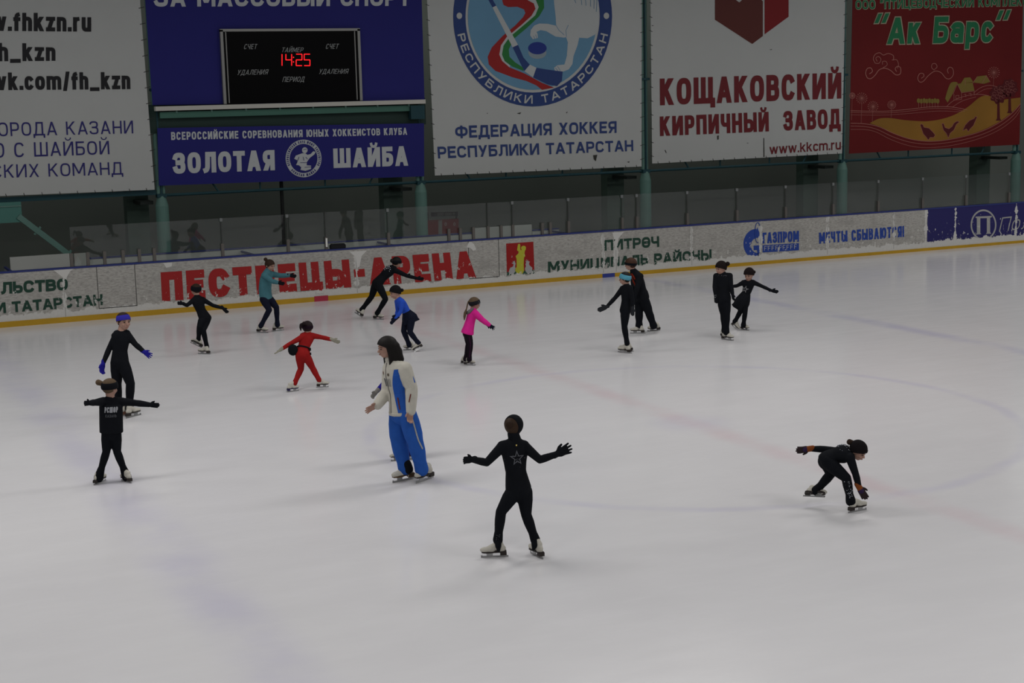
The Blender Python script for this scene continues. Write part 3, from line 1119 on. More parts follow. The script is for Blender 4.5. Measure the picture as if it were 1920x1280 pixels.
b2 = banner('blue_banner', 'large plain blue banner around the black scoreboard', [(268, TOPY), (789, TOPY), (796, 189), (286, 197)], blue_v, ties=False)
letter('lettering', 'ЗА МАССОВЫЙ СПОРТ', [(289, -22), (770, -21), (769.5, 11), (290, 12.5)], yb, ink_white, b2, .22, .12, label='large pale lettering cut off above')

# scoreboard
ysb = YBN - .06
sbq = [(414, 56), (674, 56.5), (678, 190), (421, 195)]
t = thing('scoreboard', 'black scoreboard with red digits 14:25 in a silver frame', 'scoreboard', on_wall(*sbq[3], ysb))
bm = bmesh.new()
tl, tr, br, bl = [on_wall(*q, ysb) for q in sbq]
box(bm, (bl.x, ysb, bl.z), (br.x, YBN - .002, tl.z))
from_bm('case', bm, mat('score_black', (.0015, .0015, .0018), .35, spec=.06), t)
bm = bmesh.new()
sil = mat('silver_frame', (.24, .24, .23), .4, .4)
for a, b_ in (((bl.x - .02, tl.z - .04), (br.x + .02, tl.z + .02)), ((bl.x - .02, bl.z), (bl.x + .045, tl.z)), ((br.x - .045, bl.z), (br.x + .02, tl.z))):
    box(bm, (a[0], ysb - .03, a[1]), (b_[0], YBN - .001, b_[1]))
from_bm('frame', bm, sil, t)
bm = bmesh.new()
box(bm, (bl.x + .10, ysb - .012, bl.z + .02), (bl.x + .125, ysb, tl.z - .05))
box(bm, (br.x - .125, ysb - .012, bl.z + .02), (br.x - .10, ysb, tl.z - .05))
from_bm('inner_frame', bm, mat('silver_dim', (.22, .22, .21), .4, .3), t)
ys2 = ysb - .004
ink_grey = mat('score_letters', (.24, .25, .25), .5)
for s, q in (('СЧЕТ', [(458.5, 82.5), (482, 82.5), (481.5, 92), (457.5, 92)]), ('СЧЕТ', [(612, 82), (635, 82), (634, 91.5), (611, 91.5)]),
             ('ТАЙМЕР', [(529, 89), (569, 89), (568, 98), (528, 98)]), ('УДАЛЕНИЯ', [(446, 131), (503, 130), (502, 139.5), (445, 140.5)]),
             ('УДАЛЕНИЯ', [(599, 129.5), (653.5, 129), (652.5, 138), (598, 138.5)]), ('ПЕРИОД', [(531, 144), (571.5, 143.5), (570.5, 153), (530, 153.5)])):
    letter('lettering', s, q, ys2, ink_grey, t, .12, .16, italic=.2)
led = mat('led_red', (.3, .0, .0), .5, emit=((1.0, .015, .02), 1.15))
SEG = {'a': ((0, 1), (1, 1)), 'b': ((1, 1), (1, .5)), 'c': ((1, .5), (1, 0)), 'd': ((0, 0), (1, 0)), 'e': ((0, .5), (0, 0)), 'f': ((0, 1), (0, .5)), 'g': ((0, .5), (1, .5))}
for ch, segs, xx in (('1', 'bc', 518.0), ('4', 'fgbc', 536.0), ('2', 'abged', 555.3), ('5', 'afgcd', 570.3)):
    bm = bmesh.new()
    for s in segs:
        (u0, v0), (u1, v1) = SEG[s]
        mp = lambda u, v: (xx + u * 10.8, 123 - v * 21.5)
        a, b_ = V(mp(u0, v0)), V(mp(u1, v1))
        e = (b_ - a) * .07
        stroke(bm, [tuple(a + e), tuple(b_ - e)], 1.75, ys2)
    from_bm('digit', bm, led, t)
bm = bmesh.new()
for yy in (107.5, 116):
    poly(bm, ell(550.3, yy, 1.2, 1.3, n=12), ys2)
from_bm('colon', bm, led, t)

# ledge under the scoreboard
t = thing('ledge_rail', 'narrow white ledge on a green girder under the scoreboard', 'ledge', on_wall(290, 205, 1.75))
bm = bmesh.new()
a, b_ = on_wall(291, 202, 1.72), on_wall(797, 192, 1.72)
za = on_wall(540, 194, 1.72).z
box(bm, (a.x, 1.68, za - .09), (b_.x, 1.85, za + .01))
from_bm('ledge', bm, mat('ledge_white', (.45, .44, .40), .5), t)
bm = bmesh.new()
box(bm, (a.x + .12, 1.80, za - .26), (b_.x - .1, 1.92, za - .12))
from_bm('girder', bm, mat('ledge_green', (.05, .13, .10), .5), t)
for i in range(8):
    x = a.x + .5 + (b_.x - a.x - .9) * i / 7
    bm = bmesh.new()
    box(bm, (x - .02, 1.78, za - .15), (x + .02, 1.80, za - .09))
    from_bm('bracket', bm, teal, t)
bm = bmesh.new()
box(bm, (b_.x - .38, 1.72, za - .46), (b_.x - .02, 1.9, za - .13))
from_bm('end_block', bm, teal_d, t)
bm = bmesh.new()
box(bm, (a.x - .1, 1.95, za - .6), (b_.x + .1, 2.0, za + .05))
from_bm('gap_shade_sheet', bm, mat('gap_shade', (.018, .035, .03), .7), t)  # dark sheet, its colour stands in for shade in the gap under the girder

b3 = banner('puck_banner', 'blue banner of the young hockey players tournament below the scoreboard', [(295, 240), (795, 231), (795.5, 330.5), (298, 348)], blue_v, ties=False)
letter('lettering', 'ВСЕРОССИЙСКИЕ СОРЕВНОВАНИЯ ЮНЫХ ХОККЕИСТОВ КЛУБА', [(320.5, 247.5), (763, 239.5), (763.5, 252.5), (321, 262.5)], yb, ink_white, b3, .2, .13, label='line of small pale lettering')
letter('lettering', 'ЗОЛОТАЯ', [(324, 286.5), (514.5, 281), (515.5, 319), (325.5, 326)], yb, ink_white, b3, .235, .1, label='large pale lettering')
letter('lettering', 'ШАЙБА', [(624.5, 278.5), (764.5, 273.5), (765.5, 310.5), (625.5, 315)], yb, ink_white, b3, .235, .1, label='large pale lettering')
em = bmesh.new()
ring(em, 569.2, 297, 26.0, 33.6, yb, 1.05)
em_o = from_bm('emblem', em, ink_white, b3)
bm = bmesh.new()
arc_text(bm, 'ВСЕРОССИЙСКИЙ КЛУБ ЮНЫХ ХОККЕИСТОВ', 569.2, 297, 27.5, 32, 1.05, 205, -25, yb - .003, .22, False)
arc_text(bm, 'ЗОЛОТАЯ ШАЙБА', 569.2, 297, 27.5, 32, 1.05, 222, 318, yb - .003, .22, True)
from_bm('lettering', bm, ink_navy, em_o)
c2 = crop(260, 0, 3.4286)
bm = bmesh.new()
poly(bm, ell(571.5, 281.5, 5.2, 5.6, n=20), yb - .003)
poly(bm, c2(1050, 985, 1010, 1000, 1000, 1020, 1020, 1030, 1012, 1060, 1030, 1062, 1045, 1075, 1040, 1092, 1072, 1098, 1108, 1086, 1108, 1064, 1080, 1062,
            1082, 1040, 1100, 1015, 1130, 992, 1138, 975, 1122, 972, 1105, 990, 1085, 995, 1072, 985), yb - .003)
from_bm('emblem_player', bm, ink_white, em_o)
bm = bmesh.new()
for sg_ in ((1058, 1010, 1062, 1030), (1040, 1045, 1080, 1045), (1030, 1010, 1015, 1050), (1060, 962, 1078, 958), (1068, 1075, 1108, 1072), (1075, 1010, 1085, 1022)):
    stroke(bm, c2(*sg_), .9, yb - .006)
from_bm('emblem_lines', bm, ink_navy, em_o)

# emblem banner
b4 = banner('emblem_banner', 'white banner with the round hockey federation emblem and dark blue text', [(798, TOPY), (1203.5, TOPY), (1203, 312), (815.5, 329)], white_v)
letter('lettering', 'ФЕДЕРАЦИЯ ХОККЕЯ', [(853, 236), (1156, 227), (1156, 249), (854, 259)], yb, mat('ink_blue', (.025, .045, .15), .5), b4, .2, .13, label='bold dark blue lettering')
letter('lettering', 'РЕСПУБЛИКИ ТАТАРСТАН', [(820, 275), (1187, 262.5), (1187.5, 283), (821.5, 297)], yb, MATS['ink_blue'], b4, .2, .13, label='bold dark blue lettering')
ECX, ECY, ER, EK = 998.7, 31, 149, 1.132
bm = bmesh.new()
ring(bm, ECX, ECY, ER * .845, ER, yb, EK)
eo = from_bm('emblem', bm, mat('emblem_blue', (.022, .045, .155), .5), b4)
bm = bmesh.new()
poly(bm, ell(ECX, ECY, ER * .815, ER * .815 * EK, n=64), yb - .001)
from_bm('emblem_field', bm, mat('emblem_sky', (.11, .24, .36), .5, noise=.15, nscale=.5), eo)
bm = bmesh.new()
arc_text(bm, 'РЕСПУБЛИКИ ТАТАРСТАН', ECX, ECY, ER * .875, ER * .968, EK, 192, 348, yb - .004, .19, True)
from_bm('lettering', bm, white_v, eo)
bm = bmesh.new()
for xx in (861.3, 1137):
    poly(bm, ell(xx, 29.6, 5.2, 6, n=18), yb - .004)
from_bm('emblem_dots', bm, white_v, eo)
c3 = crop(780, 0, 3.765)
flag_red = mat('emblem_red', (.27, .016, .016), .5)
flag_green = mat('emblem_green', (.022, .155, .04), .5)
em_white = mat('emblem_white', (.40, .42, .42), .5)
em_ball = mat('puck_blue', (.018, .035, .20), .5)
for lvl, m, nm, pts in (
        (2, flag_red, 'emblem_ribbon', (600, -60, 610, 10, 618, 35, 650, 50, 715, 48, 762, 66, 772, 92, 755, 122, 700, 180, 610, 255, 535, 335, 506, 400, 514, 455, 560, 500, 680, 545, 780, 572, 850, 603, 890, 634, 975, 618,
                                        890, 585, 770, 520, 660, 475, 608, 430, 588, 385, 600, 320, 640, 262, 740, 180, 815, 112, 844, 62, 832, 24, 790, 2, 740, -60)),
        (2.4, em_white, 'emblem_ribbon', (740, -60, 790, 2, 832, 24, 844, 62, 815, 112, 740, 180, 640, 262, 600, 320, 588, 385, 608, 430, 660, 475, 664, 462, 625, 430, 607, 385, 618, 322, 660, 262, 760, 178, 842, 108, 866, 50, 850, 10, 815, -60)),
        (2.8, flag_green, 'emblem_ribbon', (815, -60, 850, 10, 866, 50, 842, 108, 760, 178, 660, 262, 618, 322, 607, 385, 625, 430, 680, 470, 758, 500, 762, 480, 700, 440, 660, 400, 655, 350, 690, 275, 785, 195, 870, 115, 905, 55, 902, -10, 890, -60)),
        (3.2, em_white, 'emblem_leopard', (970, -60, 975, 20, 985, 110, 990, 182, 930, 168, 870, 166, 835, 180, 810, 212, 806, 250, 825, 276, 860, 268, 858, 240, 850, 225, 880, 212, 920, 220, 985, 258, 1045, 266, 1060, 262, 1072, 300, 1065, 395, 1048, 455,
                                         1000, 460, 975, 478, 980, 498, 1035, 506, 1078, 490, 1104, 452, 1112, 395, 1140, 320, 1152, 266, 1212, 270, 1262, 245, 1282, 215, 1296, 110, 1290, 20, 1270, -60)),
        (4, em_white, 'emblem_stick', (540, 52, 566, 40, 720, 316, 682, 334)), (4.4, MATS['emblem_blue'], 'emblem_stick', (500, -20, 525, -30, 566, 40, 540, 52)),
        (4.8, MATS['emblem_blue'], 'emblem_stick', (682, 334, 720, 316, 758, 405, 804, 458, 765, 502)),
        (5.2, em_white, 'emblem_stick', (804, 456, 850, 478, 826, 546, 765, 502)),
        (5.6, MATS['emblem_blue'], 'emblem_stick', (850, 478, 920, 490, 1036, 505, 1030, 570, 996, 608, 930, 596, 826, 546))):
    bm = bmesh.new()
    poly(bm, c3(*pts), yb - .001 * lvl)
    from_bm(nm, bm, m, eo)
pc = c3(857, 372)[0]
bm = bmesh.new()
poly(bm, ell(pc[0], pc[1], 17.0, 11.5, n=32), yb - .003)
from_bm('emblem_puck', bm, mat('puck_side', (.22, .27, .30), .5), eo)
pc = c3(857, 340)[0]
bm = bmesh.new()
poly(bm, ell(pc[0], pc[1], 17.4, 11.6, n=32), yb - .004)
from_bm('emblem_puck', bm, em_ball, eo)
bm = bmesh.new()
for sg_ in ((1115, -10, 1128, 20), (1165, -10, 1170, 34), (1195, -10, 1200, 38), (1232, -10, 1232, 45), (1258, -5, 1256, 60), (1278, 0, 1272, 82),
            (1075, 178, 1058, 215, 1062, 258), (990, 182, 1010, 215, 1045, 245), (830, 255, 838, 272), (845, 245, 852, 268), (985, 480, 1000, 498), (1000, 470, 1018, 498)):
    stroke(bm, c3(*sg_), 1.0, yb - .004)
from_bm('emblem_lines', bm, mat('emblem_line', (.10, .20, .30), .5), eo)
tearm = mat('tear_dark', (.04, .04, .035), .8)
bm = bmesh.new()
for pts in ((1250, 1095, 1280, 1092, 1270, 1138, 1255, 1125), (712, 800, 742, 792, 735, 806), (1058, 795, 1070, 786, 1066, 800), (1488, 1143, 1508, 1138, 1504, 1148), (498, 798, 508, 796, 505, 804)):
    poly(bm, c3(*pts), yb - .001)
from_bm('tear', bm, tearm, b4)

# brick works banner
b5 = banner('brick_banner', 'white banner with a red cube emblem and dark red brick works text', [(1219, TOPY), (1586, TOPY), (1579, 287.5), (1223, 306.5)], white_v)
maroon = mat('ink_maroon', (.125, .012, .016), .5)
letter('lettering', 'КОЩАКОВСКИЙ', [(1237, 147.5), (1577.5, 136), (1577.5, 184.5), (1237.5, 197.5)], yb, maroon, b5, .215, .11, label='large dark red lettering')
letter('lettering', 'КИРПИЧНЫЙ  ЗАВОД', [(1237, 218.5), (1575, 203.5), (1576, 240.5), (1237.5, 255)], yb, maroon, b5, .215, .11, label='dark red lettering')
letter('lettering', 'www.kkcm.ru', [(1442.5, 271.5), (1576.5, 262), (1576.5, 280), (1443, 289)], yb, maroon, b5, .17, .1, label='dark red web address')
c4 = crop(1200, 0, 4)
bm = bmesh.new()
poly(bm, c4(562, -240, 562, 148, 842, 330, 922, 270, 922, 10, 912, 0, 912, -240, 800, -240, 790, -20, 745, 18, 720, 0, 712, -240), yb)
em5 = from_bm('emblem', bm, mat('cube_dark', (.085, .018, .014), .5), b5)
bm = bmesh.new()
poly(bm, c4(934, -240, 934, 258, 1115, 125, 1115, -240), yb)
from_bm('emblem_side', bm, mat('cube_red', (.16, .006, .008), .5), em5)
bm = bmesh.new()
for pts in ((926, 1035, 932, 1035, 934, 1175, 926, 1178), (578, 1018, 592, 1015, 590, 1045, 580, 1048), (185, 1125, 190, 1123, 200, 1145, 196, 1148), (797, 1072, 812, 1070, 812, 1076), (85, 190, 105, 190, 95, 196), (970, 372, 992, 368, 985, 375)):
    poly(bm, c4(*pts), yb - .001)
from_bm('tear', bm, tearm, b5)

# red farm banner
red_v = vinyl('red_vinyl', (.115, .0095, .010), .25, .45)
b6 = banner('farm_banner', 'dark red poultry farm banner with green words and a golden village drawing', [(1600, TOPY), (1920, TOPY), (1911.5, 271), (1592, 288)], red_v, ties=False)
cream = mat('ink_cream', (.30, .27, .19), .5)
farm_green = mat('ink_green', (.012, .135, .055), .5)
for m, gr_, yy, nm in ((cream, .10, yb, 'letter_outline'), (farm_green, 0, yb - .010, 'lettering')):
    letter(nm, 'ООО “ПТИЦЕВОДЧЕСКИЙ КОМПЛЕКС', [(1604, 1), (1927, -6), (1927, 10.5), (1604, 17.5)], yy, m, b6, .17, .16, grow=gr_ * 1.3)
    letter(nm, 'Ак Барс', [(1665, 33), (1862, 29.5), (1862, 79), (1665, 82.5)], yy, m, b6, .205, .13, italic=.1, grow=gr_ * .8)
    letter(nm, '“', [(1640, 28), (1666, 27), (1662, 76), (1636, 77)], yy, m, b6, .17, .1, italic=.12, grow=gr_ * .8)
    letter(nm, '”', [(1868, 22), (1894, 21), (1890, 70), (1864, 71)], yy, m, b6, .17, .1, italic=.12, grow=gr_ * .8)
c5 = crop(1560, 0, 4.2667)


def curve(pts, n=8):
    q = [V(a) for a in pts]
    out = []
    for i in range(len(q) - 1):
        a, b_, c_, d_ = q[max(0, i - 1)], q[i], q[i + 1], q[min(len(q) - 1, i + 2)]
        for k in range(n):
            t_ = k / n
            out.append(tuple(.5 * ((2 * b_) + (c_ - a) * t_ + (2 * a - 5 * b_ + 4 * c_ - d_) * t_ ** 2 + (3 * b_ - a - 3 * c_ + d_) * t_ ** 3)))
    out.append(tuple(q[-1]))
    return out


gold = mat('farm_gold', (.215, .105, .016), .5, noise=.4, nscale=.6)
pink = mat('farm_pink', (.32, .12, .10), .5)
bm = bmesh.new()
poly(bm, curve(c5(300, 985, 380, 948, 470, 945, 600, 962, 780, 968, 950, 930, 1080, 860, 1180, 780, 1250, 765, 1330, 800, 1420, 790, 1508, 780)) +
     curve(c5(1508, 830, 1420, 915, 1300, 995, 1150, 1060, 950, 1110, 780, 1130, 620, 1110, 480, 1060, 390, 1015, 300, 985)), yb - .001)
from_bm('drawing_field', bm, gold, b6)
bm = bmesh.new()
for pts, w in (((150, 985, 260, 990, 370, 1012, 500, 1070, 640, 1115, 800, 1130, 980, 1108, 1180, 1055, 1330, 985, 1440, 905, 1508, 830), 1.1),
               ((150, 1008, 260, 1012, 360, 1035, 490, 1095, 640, 1140, 800, 1152, 990, 1130, 1190, 1078, 1340, 1008, 1450, 925, 1508, 850), .9),
               ((150, 1035, 260, 1036, 350, 1055, 480, 1120, 640, 1170, 800, 1180, 1000, 1155, 1200, 1100, 1350, 1030, 1460, 945, 1508, 872), .7),
               ((150, 885, 400, 890, 600, 875, 780, 855, 950, 855, 1080, 878), 1.0), ((150, 898, 400, 903, 600, 890, 780, 868, 950, 870, 1060, 890), .7),
               ((150, 918, 420, 920, 640, 905, 850, 888, 1040, 895), .6), ((920, 848, 980, 800, 1080, 765, 1180, 755, 1250, 765), .9), ((960, 858, 1040, 808, 1150, 775), .7),
               ((1130, 745, 1190, 700, 1260, 682, 1320, 695), .8), ((1150, 755, 1220, 715, 1290, 705), .6),
               # cloud scrolls
               ((345, 505, 330, 470, 345, 435, 380, 422, 410, 440, 450, 428, 490, 445, 490, 480), 1.2), ((345, 505, 375, 505, 390, 475, 372, 452, 350, 465, 360, 490), 1.1),
               ((480, 480, 515, 478, 530, 510, 525, 545), 1.0), ((300, 590, 322, 572, 312, 545, 282, 548, 268, 585, 282, 622, 312, 628, 345, 600, 375, 560, 420, 545, 470, 565, 510, 598, 545, 590, 548, 545, 525, 530, 505, 548, 515, 570), 1.4),
               ((410, 540, 440, 520, 432, 492, 405, 492, 402, 515), 1.0),
               ((715, 625, 735, 610, 728, 588, 700, 590, 685, 625, 700, 655, 730, 650, 770, 605, 820, 570, 870, 580, 910, 625, 945, 628, 970, 595, 965, 550, 940, 538, 922, 560, 930, 585), 1.2),
               ((820, 555, 840, 535, 828, 510, 802, 512, 796, 540, 815, 560), 1.0)):
    stroke(bm, curve(c5(*pts), 6), w, yb - .003)
for cx, cy, r, sy in ((238, 785, 42, 985), (328, 852, 40, 975), (478, 838, 32, 940), (162, 765, 22, 960), (1295, 580, 44, 690)):
    c0 = c5(cx, cy)[0]
    for i in range(16):
        a = i * pi / 8
        e = (c0[0] + r / 4.27 * cos(a), c0[1] + r / 4.27 * sin(a))
        stroke(bm, [c0, e], .45, yb - .003)
        poly(bm, ell(e[0], e[1], .8, .9, n=8), yb - .003)
    stroke(bm, [c0, c5(cx - 6, sy)[0]], .5, yb - .003)
from_bm('drawing_lines', bm, pink, b6)
bm = bmesh.new()
poly(bm, c5(1000, 670, 1125, 660, 1140, 725, 1035, 740), yb - .002)
poly(bm, c5(1130, 660, 1160, 612, 1235, 602, 1265, 655, 1215, 670), yb - .002)
poly(bm, c5(1030, 668, 1060, 622, 1105, 618, 1130, 655), yb - .002)
poly(bm, curve(c5(905, 790, 925, 720, 950, 665, 985, 655, 1005, 665, 985, 700, 960, 760, 925, 820)), yb - .002)
for i in range(8):
    cc = c5(692 + i * 22, 805 + (i % 2) * 4)[0]
    poly(bm, ell(cc[0], cc[1], 3.2, 4.6, n=12), yb - .002)
from_bm('drawing_roofs', bm, mat('farm_olive', (.17, .12, .025), .5), b6)
bm = bmesh.new()
for sg_ in ((968, 752, 1000, 672, 1035, 740), (975, 755, 975, 800, 1035, 795, 1035, 742, 1138, 728, 1138, 760), (990, 765, 1015, 763, 1015, 785, 990, 787, 990, 765), (1055, 755, 1070, 753, 1070, 775), (1095, 748, 1112, 746, 1112, 768),
            (1066, 640, 1066, 680), (1125, 665, 1160, 615), (1200, 668, 1235, 605, 1265, 655)):
    stroke(bm, c5(*sg_), .7, yb - .004)
for i in range(8):
    stroke(bm, c5(692 + i * 22, 825, 692 + i * 22, 858), .6, yb - .004)
from_bm('drawing_house_lines', bm, pink, b6)
dark_red = mat('farm_dark', (.075, .008, .010), .5)
for tx, ty, r, base_y in ((1330, 755, 66, 965), (1420, 705, 66, 905)):
    bm = bmesh.new()
    c0 = c5(tx, ty)[0]
    poly(bm, [(c0[0] + r / 4.27 * (1 + .1 * sin(8 * a)) * cos(a), c0[1] + r / 4.27 * 1.1 * (1 + .1 * sin(8 * a)) * sin(a)) for a in [i * pi / 24 for i in range(48)]], yb - .004)
    poly(bm, c5(tx - 8, ty + 40, tx + 10, ty + 40, tx + 14, base_y - 20, tx + 25, base_y, tx - 20, base_y, tx - 10, base_y - 20), yb - .004)
    tr_ = from_bm('drawing_tree', bm, dark_red, b6)
    bm = bmesh.new()
    for i in range(11):
        a = i * 2.4
        rr = r / 4.27 * .8 * sqrt((i + .5) / 11)
        stroke(bm, ell(c0[0] + rr * cos(a), c0[1] + rr * 1.1 * sin(a), 2.8, 2.8, 20, 300, 10), .45, yb - .006)
    from_bm('drawing_tree_lines', bm, pink, tr_)
for pts in ((705, 1000, 715, 990, 728, 1000, 735, 1018, 775, 1025, 808, 1058, 825, 1080, 812, 1100, 785, 1098, 770, 1120, 755, 1098, 730, 1070, 718, 1035),
            (878, 990, 892, 985, 905, 1020, 935, 1030, 960, 1012, 975, 985, 1000, 968, 1020, 975, 995, 995, 975, 1040, 945, 1065, 930, 1105, 915, 1068, 890, 1040),
            (1160, 935, 1148, 930, 1135, 948, 1098, 965, 1065, 1000, 1045, 1045, 1075, 1030, 1090, 1052, 1105, 1030, 1130, 1005, 1145, 970)):
    bm = bmesh.new()
    poly(bm, c5(*pts), yb - .003)
    h_ = from_bm('drawing_hen', bm, dark_red, b6)
    bm = bmesh.new()
    stroke(bm, c5(*pts), .7, yb - .005, True)
    from_bm('drawing_hen_outline', bm, pink, h_)


# ------------------------------------------------------------------ people
def fabric(name, col, rough=.85):
    return mat(name, col, rough, noise=.15, nscale=14, spec=.08)


SKIN = mat('skin', (.36, .215, .165), .55, noise=.05, nscale=10)
BLACK = fabric('black_fabric', (.0065, .0075, .010))
BLACK2 = fabric('black_trousers', (.0055, .0065, .009))
NAVY = fabric('navy_fabric', (.008, .010, .022))
BOOT = mat('boot_white', (.50, .48, .42), .45, noise=.08, nscale=20)
SOLE = mat('boot_sole', (.030, .024, .022), .5)
SOLE_P = mat('boot_sole_purple', (.02, .015, .06), .5)
STEEL = mat('blade_steel', (.42, .42, .42), .3, .85)
EYE = mat('eye_dark', (.02, .016, .014), .3)
LIP = mat('lip', (.26, .10, .09), .5)
HAIR_B = mat('hair_brown', (.028, .015, .009), .7, noise=.3, nscale=40, spec=.15)
HAIR_D = mat('hair_dark', (.006, .0045, .004), .6, noise=.3, nscale=40, spec=.2)
HAIR_L = mat('hair_fair', (.095, .064, .038), .7, noise=.3, nscale=40, spec=.15)
SPARK = mat('rhinestone', (.40, .42, .46), .2, .6)
SPARK_DIM = mat('rhinestone_dim', (.085, .09, .10), .3, .4)


def unit(v):
    return v.normalized()


class Fig:
    def __init__(s, spec):
        s.sp = spec
        x0, y0, sc = spec['crop']
        s.px = lambda q: (x0 + q[0] / sc, y0 + q[1] / sc)
        s.S = spec['S']
        a = s.px(spec['anchor'])
        s.A = on_ice(*a)
        n = s.A - CAM
        n.z = 0
        s.n = n.normalized()
        s.vox = spec.get('vox', .0085)
        s.J = {}
        for k_, q in spec['J'].items():
            s.J[k_] = s.pt(q)
        s.root = thing('person', spec['label'], 'person', s.A, 'skaters practising on the ice')
        J = s.J
        s.Pv = (J['hR'] + J['hL']) / 2
        s.Nk = J['neck']
        s.lat_h = unit(J['hL'] - J['hR'])
        s.lat_s = unit(J['sL'] - J['sR'])
        s.head_frame()

    def pt(s, q):
        x, y = s.px(q)
        dd = ray(x, y)
        t = ((s.A - CAM).dot(s.n)) / dd.dot(s.n)
        dep = q[2] if len(q) > 2 else 0
        t2 = ((s.A - CAM).dot(s.n) + dep) / dd.dot(s.n)
        return CAM + dd * t2

    def img(s):
        """picture right, up, away at the figure"""
        r = V((s.n.y, -s.n.x, 0))
        return r, V((0, 0, 1)), s.n

    def obj(s, name, bm, m, melted=True, vox=None, smooth=3, parent=None, label=None, sm=False):
        o = from_bm(name, bm, m, parent or s.root, s.A, smooth=sm)
        if melted:
            melt(o, vox or s.vox, smooth)
        if label:
            o['label'] = label
        return o

    # -- torso as a surface
    def spine(s, t):
        mid = s.J.get('waist', (s.Pv + s.Nk) / 2)
        c_ = mid * 2 - (s.Pv + s.Nk) / 2
        return s.Pv * (1 - t) ** 2 + c_ * 2 * t * (1 - t) + s.Nk * t * t

    PROF = [(-.15, .050, .050), (-.08, .084, .068), (.05, .094, .070), (.22, .084, .060), (.40, .072, .053), (.58, .080, .060), (.75, .093, .063),
            (.88, .096, .055), (.96, .070, .044), (1.03, .036, .034)]

    def tors(s, th, t, infl=0.0, wk=1.0, dk=1.0):
        pr = s.PROF
        t_ = max(pr[0][0], min(pr[-1][0], t))
        for i in range(len(pr) - 1):
            if pr[i][0] <= t_ <= pr[i + 1][0]:
                f = (t_ - pr[i][0]) / (pr[i + 1][0] - pr[i][0])
                w = pr[i][1] * (1 - f) + pr[i + 1][1] * f
                dp = pr[i][2] * (1 - f) + pr[i + 1][2] * f
                break
        bx_ = s.sp.get('boxy', 0)
        if bx_ and t_ < .82:
            w, dp = max(w, bx_), max(dp, bx_ * .74)
        w, dp = w * s.S * wk * s.sp.get('wide', 1) + infl, dp * s.S * dk * s.sp.get('wide', 1) + infl
        e = .02
        ax = unit(s.spine(t + e) - s.spine(t - e))
        la = s.lat_h.lerp(s.lat_s, max(0, min(1, t)))
        la = unit(la - ax * la.dot(ax))
        fr = unit(la.cross(ax))
        return s.spine(t) + la * (w * cos(th)) + fr * (dp * sin(th))

    def torso_bm(s, bm, infl=0.0, t0=-.15, t1=1.03, n=18, flare=None):
        ts = [t0 + (t1 - t0) * i / n for i in range(n + 1)]
        rings = []
        for t in ts:
            f = flare(t) if flare else 0
            rings.append([bm.verts.new(s.tors(2 * pi * k_ / 24, t, infl + f)) for k_ in range(24)])
        for a, b_ in zip(rings, rings[1:]):
            for k_ in range(24):
                bm.faces.new([a[k_], a[(k_ + 1) % 24], b_[(k_ + 1) % 24], b_[k_]])
        bm.faces.new(rings[0][::-1])
        bm.faces.new(rings[-1])

    def shoulders(s, bm, infl=0.0):
        S = s.S
        r = .038 * S + infl
        for k_ in ('sR', 'sL'):
            chain(bm, [s.spine(.90), s.J[k_]], [.048 * S + infl, r])

    def arm(s, side, bm, infl=0.0, to_hand=True, loose=1.0, short=0):
        S, J = s.S, s.J
        a, e, w = J['s' + side], J['e' + side], J['w' + side]
        k_ = loose
        pts = [a, a.lerp(e, .45), e, e.lerp(w, .3), w]
        rad = [.036 * S * k_ + infl, .031 * S * k_ + infl, .0245 * S * k_ + infl, .0255 * S * k_ + infl, .0185 * S * k_ + infl]
        if short:
            pts[-1] = w.lerp(e, short)
        chain(bm, pts, rad)

    def leg(s, side, bm, infl=0.0, loose=1.0, cuff=0.0, upto=1.0):
        S, J = s.S, s.J
        h, k_, a = J['h' + side], J['k' + side], J['a' + side]
        pts = [h, h.lerp(k_, .35), h.lerp(k_, .75), k_, k_.lerp(a, .3), k_.lerp(a, .7), k_.lerp(a, upto)]
        L = loose
        rad = [.057 * S + infl, .055 * S * (1 + (L - 1) * .4) + infl, .045 * S * L + infl, .0375 * S * L + infl, .038 * S * L + infl, .030 * S * L + infl, .027 * S * L + infl + cuff]
        chain(bm, pts, rad)

    # -- head
    def head_frame(s):
        sp = s.sp
        r, u, n = s.img()
        fx, fd = sp['face']
        F = unit(r * fx + n * fd)
        tilt = radians(sp.get('nod', 8))
        roll = radians(sp.get('roll', 0))
        side = unit(F.cross(u))
        F2 = F * cos(tilt) - u * sin(tilt)
        U = unit(side.cross(F2))
        if U.z < 0:
            U = -U
        # lean the head sideways in the picture
        M = Matrix.Rotation(roll, 3, s.n)
        s.HF, s.HU = unit(M @ F2), unit(M @ U)
        s.HL = unit(s.HU.cross(s.HF))
        s.HC = s.J['head']
        s.hh = sp.get('hh', .155) * s.S

    def hp(s, a, b_, c_):
        """point in head units: forward, left, up"""
        return s.HC + (s.HF * a + s.HL * b_ + s.HU * c_) * s.hh

    def hax(s):
        return (s.HF, s.HL, s.HU)

    def head_bm(s, bm):
        h = s.hh
        ball(bm, s.hp(-.03, 0, .10), (.44 * h, .365 * h, .40 * h), s.hax(), 20, 14)
        ball(bm, s.hp(.10, 0, -.16), (.30 * h, .285 * h, .30 * h), s.hax(), 18, 12)
        ball(bm, s.hp(.20, 0, -.33), (.15 * h, .17 * h, .13 * h), s.hax())
        ball(bm, s.hp(.28, .15, -.13), (.12 * h, .11 * h, .11 * h), s.hax())
        ball(bm, s.hp(.28, -.15, -.13), (.12 * h, .11 * h, .11 * h), s.hax())
        cone(bm, s.hp(.37, 0, .03), .035 * h, s.hp(.47, 0, -.11), .062 * h)
        ball(bm, s.hp(.455, 0, -.115), (.075 * h, .075 * h, .05 * h), s.hax())
